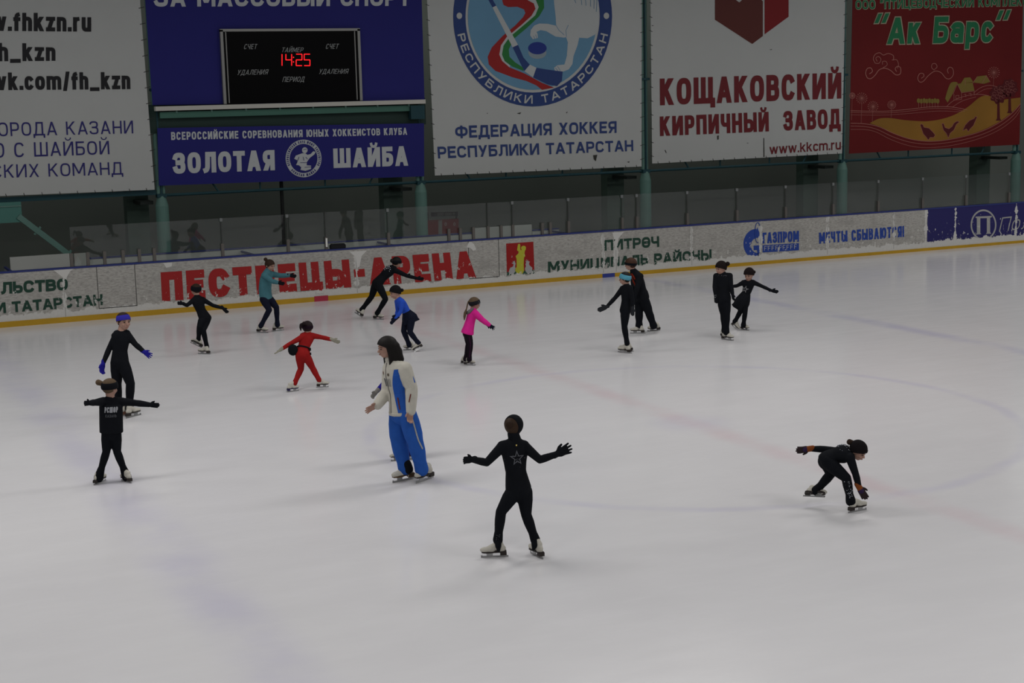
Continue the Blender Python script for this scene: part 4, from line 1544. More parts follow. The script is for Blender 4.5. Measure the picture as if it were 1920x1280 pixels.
        ball(bm, s.hp(.385, 0, -.24), (.06 * h, .11 * h, .032 * h), s.hax())
        ball(bm, s.hp(.375, 0, -.285), (.055 * h, .09 * h, .03 * h), s.hax())
        ball(bm, s.hp(.35, 0, .125), (.07 * h, .24 * h, .05 * h), s.hax())
        for q in (1, -1):
            ball(bm, s.hp(-.02, .365 * q, -.03), (.075 * h, .035 * h, .115 * h), s.hax())
        chain(bm, [s.hp(-.06, 0, -.18), s.Nk], [.215 * h, .235 * h])

    def face(s):
        h = s.hh
        for q in (1, -1):
            bm = bmesh.new()
            ball(bm, s.hp(.375, .145 * q, .015), (.03 * h, .058 * h, .03 * h), s.hax(), 10, 8)
            s.obj('eye', bm, EYE, False, sm=True)
            bm = bmesh.new()
            chain(bm, [s.hp(.395, .06 * q, .105), s.hp(.385, .15 * q, .125), s.hp(.34, .235 * q, .105)], [.018 * h, .02 * h, .014 * h], 8)
            s.obj('eyebrow', bm, HAIR_B, False, sm=True)
        bm = bmesh.new()
        ball(bm, s.hp(.425, 0, -.262), (.03 * h, .10 * h, .022 * h), s.hax(), 10, 8)
        s.obj('mouth', bm, LIP, False, sm=True)

    def shell(s, infl, planes, c_=(-.03, 0, .10), r=(.44, .365, .40), seg=28, rings=20):
        """part of a cap round the skull, cut by planes (point, normal kept side) in head units"""
        h = s.hh
        bm = bmesh.new()
        ball(bm, s.hp(*c_), tuple(x * h + infl for x in r), s.hax(), seg, rings)
        for q, nn in planes:
            no = unit(s.HF * nn[0] + s.HL * nn[1] + s.HU * nn[2])
            res = bmesh.ops.bisect_plane(bm, geom=bm.verts[:] + bm.edges[:] + bm.faces[:], plane_co=s.hp(*q), plane_no=no, clear_inner=True)
            ed = [e for e in res['geom_cut'] if isinstance(e, bmesh.types.BMEdge)]
            if ed:
                bmesh.ops.edgeloop_fill(bm, edges=ed)
        return bm

    def hat(s, m, name='hat', low=.06, back=-.22, infl=.016, pom=None, pom_r=.17, pom_m=None):
        bm = s.shell(infl, [((.40, 0, low), (-(low - back) * .0 + (back - low) * -1 * -.0 - .32 * 0, 0, 1))] if False else [((.42, 0, low), unit(V((low - back, 0, .85))) if False else (-(low - back) / .85, 0, 1))],
                     (-.03, 0, .12), (.45, .385, .43))
        o = s.obj(name, bm, m, False, sm=True)
        bm = s.shell(infl + .004, [((.42, 0, low), (-(low - back) / .85, 0, 1)), ((.42, 0, low + .13), ((low - back) / .85, 0, -1))], (-.03, 0, .12), (.45, .385, .43))
        s.obj('hat_cuff', bm, m, False, parent=o, sm=True)
        if pom:
            bm = bmesh.new()
            ball(bm, s.pt(pom), pom_r * s.hh, seg=16, rings=12)
            s.obj('pompom', bm, pom_m or m, False, parent=o, sm=True)
        return o

    def band(s, m, low=.15, width=.30, back=-.10, infl=.012, name='headband'):
        kx = -(low - back) / .85
        bm = s.shell(infl, [((.42, 0, low), (kx, 0, 1)), ((.42, 0, low + width), (-kx, 0, -1))])
        return s.obj(name, bm, m, False, sm=True)

    def hair(s, m, low=.20, back=-.30, infl=.008, bun=None, bun_r=.2):
        bm = s.shell(infl, [((.42, 0, low), (-(low - back) / .62, 0, 1))])
        o = s.obj('hair', bm, m, False, sm=True)
        if bun:
            bm = bmesh.new()
            b_ = s.pt(bun)
            chain(bm, [b_.lerp(s.hp(-.03, 0, .1), .45), b_], [bun_r * s.hh * .75, bun_r * s.hh], 12)
            s.obj('hair_bun', bm, m, True, .007, 2, parent=o)
        return o

    # -- hands
    def hand(s, side, m, name='glove', spread=.16, curl=.25, up=None, cuff=0.03, label=None, size=1.0):
        """palm, four unequal fingers, a thumb from the side of the palm"""
        J, S = s.J, s.S
        w = J['w' + side]
        dr = unit(J['t' + side] - w)
        Lh = .105 * S * size
        upv = up or V((0, 0, 1))
        latv = upv - dr * upv.dot(dr)
        if latv.length < .2:
            latv = s.img()[0] - dr * s.img()[0].dot(dr)
        latv = unit(latv)               # thumb side
        nr = unit(latv.cross(dr))
        bm = bmesh.new()
        pl = Lh * .50
        fr = .0078 * (S / 1.4) * size + (.0018 if name != 'hand' else .0004)
        wdt = Lh * .20
        # palm
        for u in (-.75, -.25, .25, .75):
            chain(bm, [w + latv * (wdt * u * .55), w + dr * pl * .5 + latv * (wdt * u), w + dr * pl + latv * (wdt * u * 1.12)], [fr * 1.35, fr * 1.5, fr * 1.2], 10)
        for i, (u, ln) in enumerate(((.80, .40), (.27, .48), (-.27, .44), (-.80, .33))):
            b_ = w + dr * pl + latv * (wdt * u * 1.12)
            ang = u * spread
            d1 = unit(dr + latv * ang + nr * curl * .35)
            d2 = unit(dr + latv * ang + nr * curl * 1.1)
            d3 = unit(dr + latv * ang + nr * curl * 1.9)
            L = Lh * ln
            p1 = b_ + d1 * L * .45
            p2 = p1 + d2 * L * .32
            p3 = p2 + d3 * L * .23
            chain(bm, [b_, p1, p2, p3], [fr * 1.05, fr, fr * .93, fr * .85], 10)
        tb = w + dr * pl * .30 + latv * wdt * .75
        t1 = tb + unit(dr * .75 + latv * .75 + nr * .15) * Lh * .20
        t2 = t1 + unit(dr + latv * .38 + nr * .25) * Lh * .19
        chain(bm, [tb, t1, t2], [fr * 1.35, fr * 1.15, fr], 10)
        if cuff:
            chain(bm, [w - dr * cuff, w + dr * .005, w + dr * pl * .35], [.020 * S + .007, .0185 * S + .006, .017 * S + .003], 12)
        return s.obj(name, bm, m, True, .0042 if s.vox < .01 else .005, 2, label=label)

    # -- skates
    def skate(s, side, heel, toe, air=None, sole=None, m=None, lean=None):
        """boot on a blade; heel and toe = ends of the blade in the photograph; air = depth of a lifted foot"""
        if air is None:
            H, T = on_ice(*s.px(heel)), on_ice(*s.px(toe))
        else:
            H, T = s.pt((heel[0], heel[1], air if not isinstance(air, tuple) else air[0])), s.pt((toe[0], toe[1], air if not isinstance(air, tuple) else air[1]))
        an = s.J['a' + side]
        kn = s.J['k' + side]
        f = unit(T - H)
        bl = s.S * .178
        mid = (H + T) / 2
        Ln = max(bl * .9, min(bl * 1.12, (T - H).length))
        if (T - H).length < bl * .6 and air is None:
            pass
        H, T = mid - f * Ln / 2, mid + f * Ln / 2
        uu = an - mid
        uu = unit(uu - f * uu.dot(f))
        if air is None:
            uu = unit(uu * .35 + V((0, 0, 1)) - f * V((0, 0, 1)).dot(f))
            uu = unit(uu - f * uu.dot(f))
        sd = unit(f.cross(uu))
        K = s.S / 1.4
        zb = .052 * K          # underside of the sole
        P = lambda a, b_, c_: H + f * (a * Ln) + sd * (b_ * K) + uu * (c_ * K)
        bm = bmesh.new()
        zk = zb / K
        ball(bm, P(.80, 0, zk + .030), (.052 * K * 1.25, .036 * K, .030 * K), (f, sd, uu))
        ball(bm, P(.62, 0, zk + .036), (.060 * K, .040 * K, .036 * K), (f, sd, uu))
        ball(bm, P(.22, 0, zk + .040), (.052 * K, .034 * K, .042 * K), (f, sd, uu))
        chain(bm, [P(.62, 0, zk + .045), P(.42, 0, zk + .070), P(.27, 0, zk + .085)], [.034 * K, .037 * K, .038 * K])
        top = an.lerp(kn, .08)
        chain(bm, [P(.22, 0, zk + .045), P(.26, 0, zk + .09).lerp(an, .3), top], [.036 * K, .038 * K, .036 * K])
        bmesh.ops.bisect_plane(bm, geom=bm.verts[:] + bm.edges[:] + bm.faces[:], plane_co=P(0, 0, zk), plane_no=uu, clear_inner=True)
        o = s.obj('skate', bm, m or BOOT, True, .0075, 2)
        bm = bmesh.new()
        outline = [(.02, .026), (.12, .032), (.30, .028), (.5, .031), (.70, .040), (.86, .036), (.97, .018)]
        lo = [P(a, b_, zk + .002) for a, b_ in outline] + [P(a, -b_, zk + .002) for a, b_ in reversed(outline)]
        hi = [q + uu * .014 * K for q in lo]
        vl, vh = [bm.verts.new(q) for q in lo], [bm.verts.new(q) for q in hi]
        bm.faces.new(vl)
        bm.faces.new(vh[::-1])
        for i in range(len(lo)):
            j = (i + 1) % len(lo)
            bm.faces.new([vl[j], vl[i], vh[i], vh[j]])
        obox(bm, P(.13, 0, zk - .008), f, sd, uu, Ln * .12, .028 * K, .018 * K)
        bmesh.ops.recalc_face_normals(bm, faces=bm.faces)
        s.obj('sole', bm, sole or SOLE, False, parent=o)
        bm = bmesh.new()
        obox(bm, P(.47, 0, .009), f, sd, uu, Ln * .53, .0028, .009 * K)
        obox(bm, P(.97, 0, .016), f, sd, uu, Ln * .03, .0028, .010 * K)
        for a, w_ in ((.17, .09), (.66, .12)):
            obox(bm, P(a, 0, .030), f, sd, uu, Ln * w_, .004, .016 * K)
            obox(bm, P(a, 0, zk - .004), f, sd, uu, Ln * w_ * 1.1, .018 * K, .004)
        s.obj('blade', bm, STEEL, False, parent=o)
        return o

    def body(s):
        keep = s.sp.pop('boxy', 0)
        bm = bmesh.new()
        s.head_bm(bm)
        s.torso_bm(bm, -.008)
        s.shoulders(bm, -.008)
        for q in 'RL':
            s.arm(q, bm, -.004)
            s.leg(q, bm, -.008)
        s.sp['boxy'] = keep
        return s.obj('body', bm, SKIN, True, max(.0062, s.vox * .75), 3)

    def top(s, m, name='jacket', infl=.006, hem=-.12, loose=1.0, flare=None, short=0, label=None, smooth=3, collar=True):
        bm = bmesh.new()
        s.torso_bm(bm, infl, hem, 1.03, 20, flare)
        s.shoulders(bm, infl)
        for q in 'RL':
            s.arm(q, bm, infl, True, loose, short)
        if collar:
            up_ = s.hp(-.05, 0, -.3) - s.Nk
            chain(bm, [s.spine(.93), s.Nk + up_ * .35], [.040 * s.S + infl, .036 * s.S + infl])
        return s.obj(name, bm, m, True, None, smooth, label=label)

    def trousers(s, m, infl=.005, loose=1.0, cuff=.012, name='trousers', upto=1.0, wt=.12):
        bm = bmesh.new()
        s.torso_bm(bm, infl - .002, -.15, wt, 8)
        ball(bm, s.Pv, .075 * s.S + infl)
        for q in 'RL':
            s.leg(q, bm, infl, loose, cuff, upto)
        return s.obj(name, bm, m, True, None, 3)

    def on_back(s, quads, m, t0, t1, half, infl, name, front=False, parent=None, label=None, cx=0.0):
        """flat marks laid on the torso: quads in units x 0..1, y 0..1"""
        bm = bmesh.new()
        sg_ = 1 if front else -1

        def f(x, y):
            xx = (x - .5) * 2 * half + cx
            th = sg_ * pi / 2 - xx
            # seen from behind, reading direction runs from the person's left to right
            return s.tors(th, t0 + (t1 - t0) * y, infl)
        for q in quads:
            n = 3
            a, b_, c_, d_ = [V((v[0], v[1])) for v in q]
            for i in range(n):
                u0, u1 = i / n, (i + 1) / n
                bm.faces.new([bm.verts.new(f(*a.lerp(b_, u0))), bm.verts.new(f(*a.lerp(b_, u1))), bm.verts.new(f(*d_.lerp(c_, u1))), bm.verts.new(f(*d_.lerp(c_, u0)))])
        return s.obj(name, bm, m, False, parent=parent, label=label)


def star_quads(r0=.22, r1=.5, inner=.72, n=5, rot=90):
    out = []
    pts = []
    for i in range(n * 2):
        a = radians(rot + i * 180 / n)
        r = r1 if i % 2 == 0 else r0
        pts.append(V((.5 + r * cos(a), .5 + r * sin(a))))
    for i in range(len(pts)):
        a, b_ = pts[i], pts[(i + 1) % len(pts)]
        c_ = V((.5, .5))
        out.append([a, b_, c_ + (b_ - c_) * inner, c_ + (a - c_) * inner])
    return out


def specks(s, surf, n, m, name, parent, seed=1, r=.006):
    """loose glitter stones: surf(i) gives the place of each"""
    bm = bmesh.new()
    rnd = random.Random(seed)
    for i in range(n):
        q = surf(rnd)
        ball(bm, q, r * rnd.uniform(.6, 1.3), seg=6, rings=4)
    o = s.obj(name, bm, m, False, parent=parent)
    o['kind'] = 'stuff'
    return o


# 1 - boy with the blue headband
P = Fig(dict(crop=(140, 560, 3.368), S=1.46, anchor=(372, 738), face=(.45, -.9), nod=4, hh=.176,
             label='person in black with a bright blue headband and blue gloves, arms held low', J=dict(
    head=(309, 142), neck=(296, 205), sR=(268, 222, .02), sL=(328, 220, 0), eR=(220, 310, .06), wR=(181, 404, .02), tR=(166, 470, -.02),
    eL=(384, 288, -.05), wL=(436, 333, -.12), tL=(484, 366, -.2), waist=(288, 305), hR=(264, 405, .03), hL=(306, 405, -.03),
    kR=(268, 540, .05), aR=(278, 700, .22), kL=(352, 535, -.12), aL=(345, 690, 0))))
P.body(); P.face()
jk = P.top(BLACK, hem=-.10)
P.trousers(BLACK2, .008, 1.08, .016)
P.hair(HAIR_B, .24, -.30)
P.band(fabric('headband_blue', (.035, .030, .33)), .17, .30, -.04, .010)
gb = fabric('glove_blue', (.018, .015, .24))
P.hand('R', gb, curl=.9, spread=.15, size=1.25)
P.hand('L', gb, curl=.2, spread=.35, up=V((.2, 0, 1)))
P.skate('L', (322, 757), (426, 730))
P.skate('R', (318, 742), (352, 722), sole=mat('boot_sole_brown', (.10, .045, .03), .5))

# 2 - girl with lettering on the back
P = Fig(dict(crop=(140, 560, 3.368), S=1.22, anchor=(240, 1160), face=(.75, .65), nod=6, hh=.180, roll=4, boxy=.112,
             label='small person seen from behind, arms straight out, white letters on a black jacket', J=dict(
    head=(222, 562), neck=(228, 625), sR=(282, 648, .02), sL=(180, 648, -.02), eR=(388, 658, .0), wR=(470, 668, -.05), tR=(546, 676, -.08),
    eL=(126, 655, -.20), wL=(95, 657, -.32), tL=(56, 661, -.42), hR=(258, 850, 0), hL=(206, 850, 0), kR=(268, 965, -.03), aR=(318, 1096, .0), kL=(200, 965, -.03), aL=(160, 1100, 0))))
P.body(); P.face()
jk = P.top(BLACK, infl=.006, hem=.03, loose=1.15)
P.sp['boxy'] = 0
P.trousers(BLACK2, .004, 1.0, .024, upto=1.22)
P.sp['boxy'] = .112
P.hair(HAIR_L, .24, -.30, .010, (150, 528), .17)
P.band(BLACK, .06, .36, -.10, .016)
for q in 'RL':
    P.hand(q, BLACK, curl=.15, spread=.08)
tq = [[(v.x / 2.9, v.y) for v in q] for q in text_quads('РСШОР', 2.9, .24, .1)]
P.on_back(tq, mat('print_white', (.33, .34, .36), .6), .63, .79, .56, .012, cx=-.10, name= 'back_lettering', parent=jk, label='white lettering on the back')
tq = [[(v.x / 5.5, v.y) for v in q] for q in text_quads('КАЗАНЬ', 5.5, .16, .2)]
P.on_back(tq, mat('print_grey', (.10, .105, .115), .6), .50, .58, .46, .012, cx=-.10, name= 'back_lettering', parent=jk, label='small grey lettering on the back')
P.skate('L', (124, 1176), (196, 1146))
P.skate('R', (356, 1164), (296, 1148))

# 3 - skater at the left by the boards
P = Fig(dict(crop=(320, 460, 5.567), S=1.26, anchor=(350, 1132), face=(-.75, .66), nod=8, hh=.165, vox=.010,
             label='person in black on one leg, other boot lifted behind, near the boards', J=dict(
    head=(264, 462), neck=(272, 530), sR=(336, 565, .05), sL=(246, 565, -.03), eL=(170, 625, -.15), wL=(122, 606, -.22), tL=(84, 602, -.28),
    eR=(440, 625, .05), wR=(546, 655, .0), tR=(592, 700, -.03), waist=(308, 655), hR=(384, 755, .06), hL=(336, 765, -.02), kR=(340, 885, -.10), aR=(378, 1058, 0), kL=(300, 850, -.12), aL=(290, 985, .10))))
P.body(); P.face()
P.top(BLACK, infl=.004, hem=-.15)
P.trousers(BLACK2, .004, .98, .008)
P.hair(HAIR_B, .2, -.32, .010, (262, 425), .17)
P.band(BLACK, .02, .42, -.20, .016)
for q, c_ in (('R', .5), ('L', .15)):
    P.hand(q, BLACK, curl=c_, spread=.12)
P.skate('R', (416, 1136), (280, 1130))
P.skate('L', (328, 1070), (205, 1015), air=(.06, -.02))

# 4 - teal top
P = Fig(dict(crop=(320, 460, 5.567), S=1.43, anchor=(1030, 905), face=(.75, -.65), nod=14, hh=.160, vox=.010, boxy=.094,
             label='person in a teal top with hair in a bun, both arms stretched forward', J=dict(
    head=(1035, 208), neck=(1018, 262), sR=(978, 312, -.12), sL=(1052, 300, .10), eR=(1058, 372, -.22), wR=(1116, 388, -.26), tR=(1186, 402, -.30),
    eL=(1150, 315, .08), wL=(1240, 312, .02), tL=(1298, 322, 0), waist=(986, 430), hR=(970, 562, -.07), hL=(1032, 560, .07), kR=(1030, 672, -.18), aR=(942, 838, -.05), kL=(1104, 645, -.02), aL=(1114, 828, .08))))
P.body(); P.face()
P.top(fabric('teal_top', (.055, .155, .185)), infl=.012, hem=-.02, loose=1.05, short=.04)
P.sp['boxy'] = 0
P.trousers(NAVY, .002, 1.0, .014)
P.hair(HAIR_B, .22, -.34, .008, (990, 145), .17)
for q in 'RL':
    P.hand(q, BLACK, curl=.7, spread=.08)
P.skate('R', (893, 905), (1030, 916))
P.skate('L', (1068, 895), (1178, 886))

# 5 - red suit
P = Fig(dict(crop=(500, 580, 7.11), S=1.22, anchor=(350, 1092), face=(.35, .94), nod=20, hh=.168, vox=.009,
             label='person in a red suit with a black belt bag, seen from behind', J=dict(
    head=(545, 245, .16), neck=(552, 320, .16), sR=(610, 350, .16), sL=(480, 365, .10), eR=(742, 372, .14), wR=(880, 404, .08), tR=(955, 435, .05),
    eL=(335, 445, .03), wL=(192, 532, -.02), tL=(110, 592, -.05), waist=(508, 462, .10), hR=(515, 600, 0), hL=(440, 600, 0), kR=(610, 775, .06), aR=(702, 945, .02), kL=(458, 790, .10), aL=(372, 985, .0))))
P.body(); P.face()
red = fabric('red_suit', (.27, .012, .012))
jk = P.top(red, name='suit_top', infl=.006, hem=-.12)
P.trousers(red, .004, 1.0, .006, name='suit_trousers')
P.hair(mat('hair_plum', (.014, .007, .008), .65, spec=.15), .2, -.36, .012, (498, 180), .13)
bm = bmesh.new()
chain(bm, [P.pt((490, 185, .08)), P.pt((458, 205, .06)), P.pt((452, 240, .05)), P.pt((456, 280, .05))], [.02, .026, .022, .010], 10)
P.obj('ponytail', bm, MATS['hair_plum'], True, .007, 2)
P.band(fabric('headband_plum', (.014, .006, .012)), .04, .24, -.16, .016)
gg = fabric('glove_beige', (.26, .25, .20))
P.hand('L', gg, curl=.1, spread=.3, up=P.n)
P.hand('R', gg, curl=.35, spread=.06)
bm = bmesh.new()
for k_ in range(24):
    a0, a1 = 2 * pi * k_ / 24, 2 * pi * (k_ + 1) / 24
    chain(bm, [P.tors(a0, .30, .012), P.tors(a1, .30, .012)], [.014, .014], 8)
bb = P.obj('belt', bm, BLACK, True, .007, 2)
bm = bmesh.new()
ball(bm, P.pt((350, 540, -.02)), (.095 * .85, .05, .11 * .85), (P.img()[0], P.n, V((0, 0, 1))), 18, 12)
P.obj('waist_bag', bm, BLACK, True, .008, 2, label='rounded black belt bag')
bm = bmesh.new()
obox(bm, P.pt((578, 530, .0)), P.img()[0], P.n, V((0, 0, 1)), .016, .02, .02)
obox(bm, P.pt((585, 590, .0)), P.img()[0], P.n, V((0, 0, 1)), .012, .02, .016)
P.obj('belt_buckle', bm, BLACK, False, parent=bb)
P.skate('L', (298, 1100), (402, 1088), sole=SOLE_P)
P.skate('R', (672, 1042), (822, 1036), air=(.0, .05), sole=SOLE)

# 6 - black, bending forward by the boards
P = Fig(dict(crop=(650, 460, 5.82), S=1.42, anchor=(350, 808), face=(.85, .5), nod=20, hh=.154, vox=.010, wide=1.08,
             label='person in black with glitter on the back, striding and reaching forward by the boards', J=dict(
    head=(545, 186, .05), neck=(512, 240, .04), sR=(535, 275, -.10), sL=(455, 262, .12), eR=(655, 330, -.16), wR=(765, 358, -.18), tR=(822, 366, -.2),
    eL=(560, 290, .24), wL=(650, 325, .24), tL=(705, 345, .24), waist=(412, 328, .02), hR=(345, 425, -.08), hL=(318, 418, .08), kR=(425, 585, -.16), aR=(334, 738, .0), kL=(272, 560, .10), aL=(165, 700, .16))))
P.body(); P.face()
jk = P.top(BLACK, infl=.006, hem=-.12)
P.trousers(BLACK2, .005, 1.0, .012)
P.hair(HAIR_D, .2, -.32, .012, (495, 168), .20)
P.band(BLACK, .03, .28, -.18, .016)
P.hand('R', BLACK, curl=.2, spread=.12)
P.hand('L', BLACK, curl=.2, spread=.12)
specks(P, lambda r: P.tors(-pi / 2 + r.gauss(0, .45), r.uniform(.66, .92), .012), 34, SPARK, 'glitter', jk, 3, .007)
P.skate('R', (290, 800), (414, 812))
P.skate('L', (150, 775), (100, 742), air=(.12, .22))

# 7 - blue top, black hat and skirt
P = Fig(dict(crop=(650, 460, 5.82), S=1.27, anchor=(690, 1150), face=(-.95, -.3), nod=14, hh=.180, vox=.009,
             label='person in a bright blue top, dark hat and skirt, leaning forward behind the coach', J=dict(
    head=(533, 512), neck=(560, 580), sR=(552, 612, .12), sL=(606, 622, -.10), eL=(590, 722, -.16), wL=(528, 806, -.20), tL=(462, 866, -.24),
    eR=(556, 716, .2), wR=(540, 760, .2), tR=(500, 815, .2), waist=(632, 690), hR=(660, 780, .08), hL=(706, 785, -.08), kR=(622, 932, .02), aR=(682, 1085, .06), kL=(690, 945, -.14), aL=(784, 1068, -.06))))
P.body(); P.face()
P.top(fabric('blue_top', (.022, .075, .46)), infl=.006, hem=.0, short=.02)
P.trousers(NAVY, .004, 1.0, .012)


def skirt(s, m, t0, t1, flare, name='skirt'):
    bm = bmesh.new()
    rings = []
    n = 36
    for i in range(7):
        f = i / 6
        t = t0 + (t1 - t0) * f
        rings.append([bm.verts.new(s.tors(2 * pi * k_ / n, t, .008 + flare * f * (1 + .18 * sin(k_ * 2 * pi / n * 6)))) for k_ in range(n)])
    for a, b_ in zip(rings, rings[1:]):
        for k_ in range(n):
            bm.faces.new([a[k_], a[(k_ + 1) % n], b_[(k_ + 1) % n], b_[k_]])
    o = s.obj(name, bm, m, False, sm=True)
    md = o.modifiers.new('Solidify', 'SOLIDIFY')
    md.thickness = .006
    return o


skirt(P, NAVY, .34, -.34, .085)
P.hat(fabric('hat_black', (.008, .008, .009)), low=.20, back=-.30, infl=.010, pom=(604, 488), pom_r=.14)
P.hand('L', NAVY, curl=.6, spread=.05, cuff=.07)
P.hand('R', NAVY, curl=.6, spread=.05, cuff=.07)
P.skate('R', (716, 1135), (640, 1142))
P.skate('L', (836, 1108), (738, 1165), air=(-.1, -.14))

# 8 - coach
P = Fig(dict(crop=(660, 610, 4), S=1.70, anchor=(440, 1172), face=(-.93, -.36), nod=6, hh=.142, vox=.0085, wide=1.08,
             label='woman with long dark hair, white and blue jacket and bright blue trousers', J=dict(
    head=(262, 168), neck=(312, 262), sR=(288, 322, .14), sL=(392, 330, -.12), eL=(448, 470, -.18), wL=(442, 640, -.24), tL=(432, 706, -.28),
    eR=(262, 500, .10), wR=(192, 595, -.06), tR=(124, 630, -.12), hR=(345, 660, .09), hL=(415, 660, -.10), kR=(352, 880, .06), aR=(398, 1075, .06), kL=(475, 870, -.12), aL=(524, 1085, -.04))))
P.body(); P.face()
white_j = fabric('jacket_white', (.50, .48, .42))
blue_t = fabric('trousers_blue', (.022, .092, .38))
jk = P.top(white_j, infl=.020, hem=.03, loose=1.28, smooth=4, collar=False)
bm = bmesh.new()
P.torso_bm(bm, .026, .0, .07, 4)
P.obj('jacket_hem', bm, white_j, True, parent=jk)
P.trousers(blue_t, .014, 1.32, .012, upto=.97)
# blue inserts of the jacket
bm = bmesh.new()
n = 14
gr = []
for i in range(n + 1):
    t = .07 + .80 * i / n
    c0, hw = radians(38 - 6 * i / n), radians(17 + 12 * sin(pi * i / n))
    gr.append([bm.verts.new(P.tors(c0 + hw * u, t, .027)) for u in (-1, -.5, 0, .5, 1)])
for a, b_ in zip(gr, gr[1:]):
    for k_ in range(4):
        bm.faces.new([a[k_], a[k_ + 1], b_[k_ + 1], b_[k_]])
P.obj('jacket_insert', bm, fabric('insert_blue', (.024, .095, .40)), False, parent=jk, label='blue side insert')
for a0, b0 in ((P.J['sL'], P.J['eL']),):
    bm = bmesh.new()
    rr, uu_, nn_ = P.img()
    for i in range(10):
        q = a0.lerp(b0, .02 + .07 * i) + unit(rr * .8 - nn_ * .6) * (.082 - .006 * i / 10)
        ball(bm, q, .014)
        if i:
            cone(bm, last, .014, q, .014)
        last = q
    P.obj('sleeve_stripe', bm, MATS['insert_blue'], True, .006, 2, parent=jk, label='blue sleeve stripe')
bm = bmesh.new()
for i in range(16):
    t0, t1 = .03 + .95 * i / 16, .03 + .95 * (i + 1) / 16
    chain(bm, [P.tors(radians(94), t0, .021), P.tors(radians(94), t1, .021)], [.005, .005], 6)
P.obj('zip', bm, mat('zip_grey', (.12, .11, .11), .5), False, parent=jk)
for cth, t0, t1 in ((46, .14, .34),):
    bm = bmesh.new()
    chain(bm, [P.tors(radians(cth), t0, .028), P.tors(radians(cth + 2), t1, .028)], [.008, .008], 8)
    P.obj('pocket_zip', bm, mat('zip_orange', (.16, .035, .015), .5), False, parent=jk, label='orange red pocket zip')
bm = bmesh.new()
chain(bm, [P.J['eL'].lerp(P.J['wL'], .22) + unit(-P.n - P.img()[0] * .15) * .080, P.J['eL'].lerp(P.J['wL'], .55) + unit(-P.n - P.img()[0] * .4) * .073], [.007, .007], 8)
P.obj('pocket_zip', bm, mat('zip_maroon', (.13, .015, .015), .5), False, parent=jk, label='dark red sleeve zip')
tq = [[(v.x / 2.6, v.y) for v in q] for q in text_quads('ПО', 2.6, .16, .3)] if False else []
bm = bmesh.new()
for cth, t, rr_, m_ in ((118, .80, .020, mat('patch_red', (.30, .03, .03), .5)), (78, .78, .016, mat('patch_brown', (.10, .08, .06), .5))):
    bm = bmesh.new()
    c0 = P.tors(radians(cth), t, .024)
    fr_ = unit(c0 - P.spine(t))
    x_ = unit(fr_.cross(V((0, 0, 1))))
    y_ = x_.cross(fr_)
    bm.faces.new([bm.verts.new(c0 + x_ * rr_ * cos(a) + y_ * rr_ * 1.2 * sin(a)) for a in [i * pi / 8 for i in range(16)]])
    P.obj('chest_patch', bm, m_, False, parent=jk)
# pale block print on the chest
for cc in (112, 82):
    bm = bmesh.new()
    for i in range(4):
        for k_ in range(3):
            a0 = radians(cc + 9 - 6 * i)
            q0 = P.tors(a0, .56, .0205)
            q1 = P.tors(a0, .70, .0205)
            chain(bm, [q0, q1], [.003, .003], 6)
    P.obj('chest_print', bm, mat('print_pale', (.24, .25, .27), .6), False, parent=jk)
# stripes on the trouser leg
bm = bmesh.new()
h_, k_, a_ = P.J['hL'], P.J['kL'], P.J['aL']
rr = P.img()[0]
dd_ = unit(rr * .42 - P.n)
pts = [h_.lerp(k_, .15) + dd_ * .120, h_.lerp(k_, .35) + dd_ * .121, h_.lerp(k_, .55) + dd_ * .119, h_.lerp(k_, .75) + dd_ * .117, k_.lerp(h_, .08) + unit(rr * .5 - P.n) * .104, k_.lerp(a_, .2) + unit(rr * .9 - P.n) * .102]
chain(bm, pts, [.010] * 6, 8)
P.obj('trouser_stripe', bm, fabric('stripe_white', (.36, .36, .34)), True, .006, 2, label='white stripe down the trouser leg')
bm = bmesh.new()
a_ = P.J['aR']
k_ = P.J['kR']
chain(bm, [a_.lerp(k_, .22) + rr * .035 - P.n * .035, a_.lerp(k_, .02) + rr * .04 - P.n * .035], [.058, .062])
P.obj('ankle_guard', bm, BLACK, True, .008, 2, label='black guard patch at the trouser hem')
bm = bmesh.new()
chain(bm, [P.spine(.93), P.spine(1.0), P.hp(-.10, 0, -.62)], [.085, .078, .068])
P.obj('collar', bm, white_j, True, parent=jk)
# hair
bm = P.shell(.016, [((.36, 0, .20), (-.62, 0, 1))], (-.04, 0, .12), (.46, .40, .42))
ho = P.obj('hair', bm, HAIR_D, False, sm=True)
bm = bmesh.new()
for sd in (1, -1):
    for a, rr_ in ((-.12, .15), (-.28, .18), (-.40, .17)):
        chain(bm, [P.hp(a, .30 * sd, .10), P.hp(a - .06, .36 * sd, -.25), P.hp(a - .10, .40 * sd, -.62), P.hp(a - .06, .40 * sd, -.86)], [rr_ * P.hh, rr_ * P.hh, rr_ * P.hh, rr_ * .55 * P.hh], 12)
    chain(bm, [P.hp(.08, .33 * sd, .12), P.hp(.0, .36 * sd, -.25), P.hp(.02, .38 * sd, -.62), P.hp(.10, .36 * sd, -.98)], [.09 * P.hh, .12 * P.hh, .11 * P.hh, .05 * P.hh], 12)
chain(bm, [P.hp(-.42, 0, .1), P.hp(-.54, 0, -.3), P.hp(-.56, 0, -.75)], [.2 * P.hh, .24 * P.hh, .16 * P.hh])
P.obj('long_hair', bm, HAIR_D, True, .008, 3, parent=ho)
bm = bmesh.new()
P.hand('R', SKIN, 'hand', .22, .12, V((0, 0, 1)) - P.n * .6, 0, size=1.05)
P.hand('L', SKIN, 'hand', .05, 1.0, -P.img()[0] - P.n * .6, 0, size=1.0)
P.skate('R', (462, 1146), (304, 1182), sole=mat('boot_sole_tan', (.10, .06, .03), .5))
P.skate('L', (606, 1140), (474, 1188))

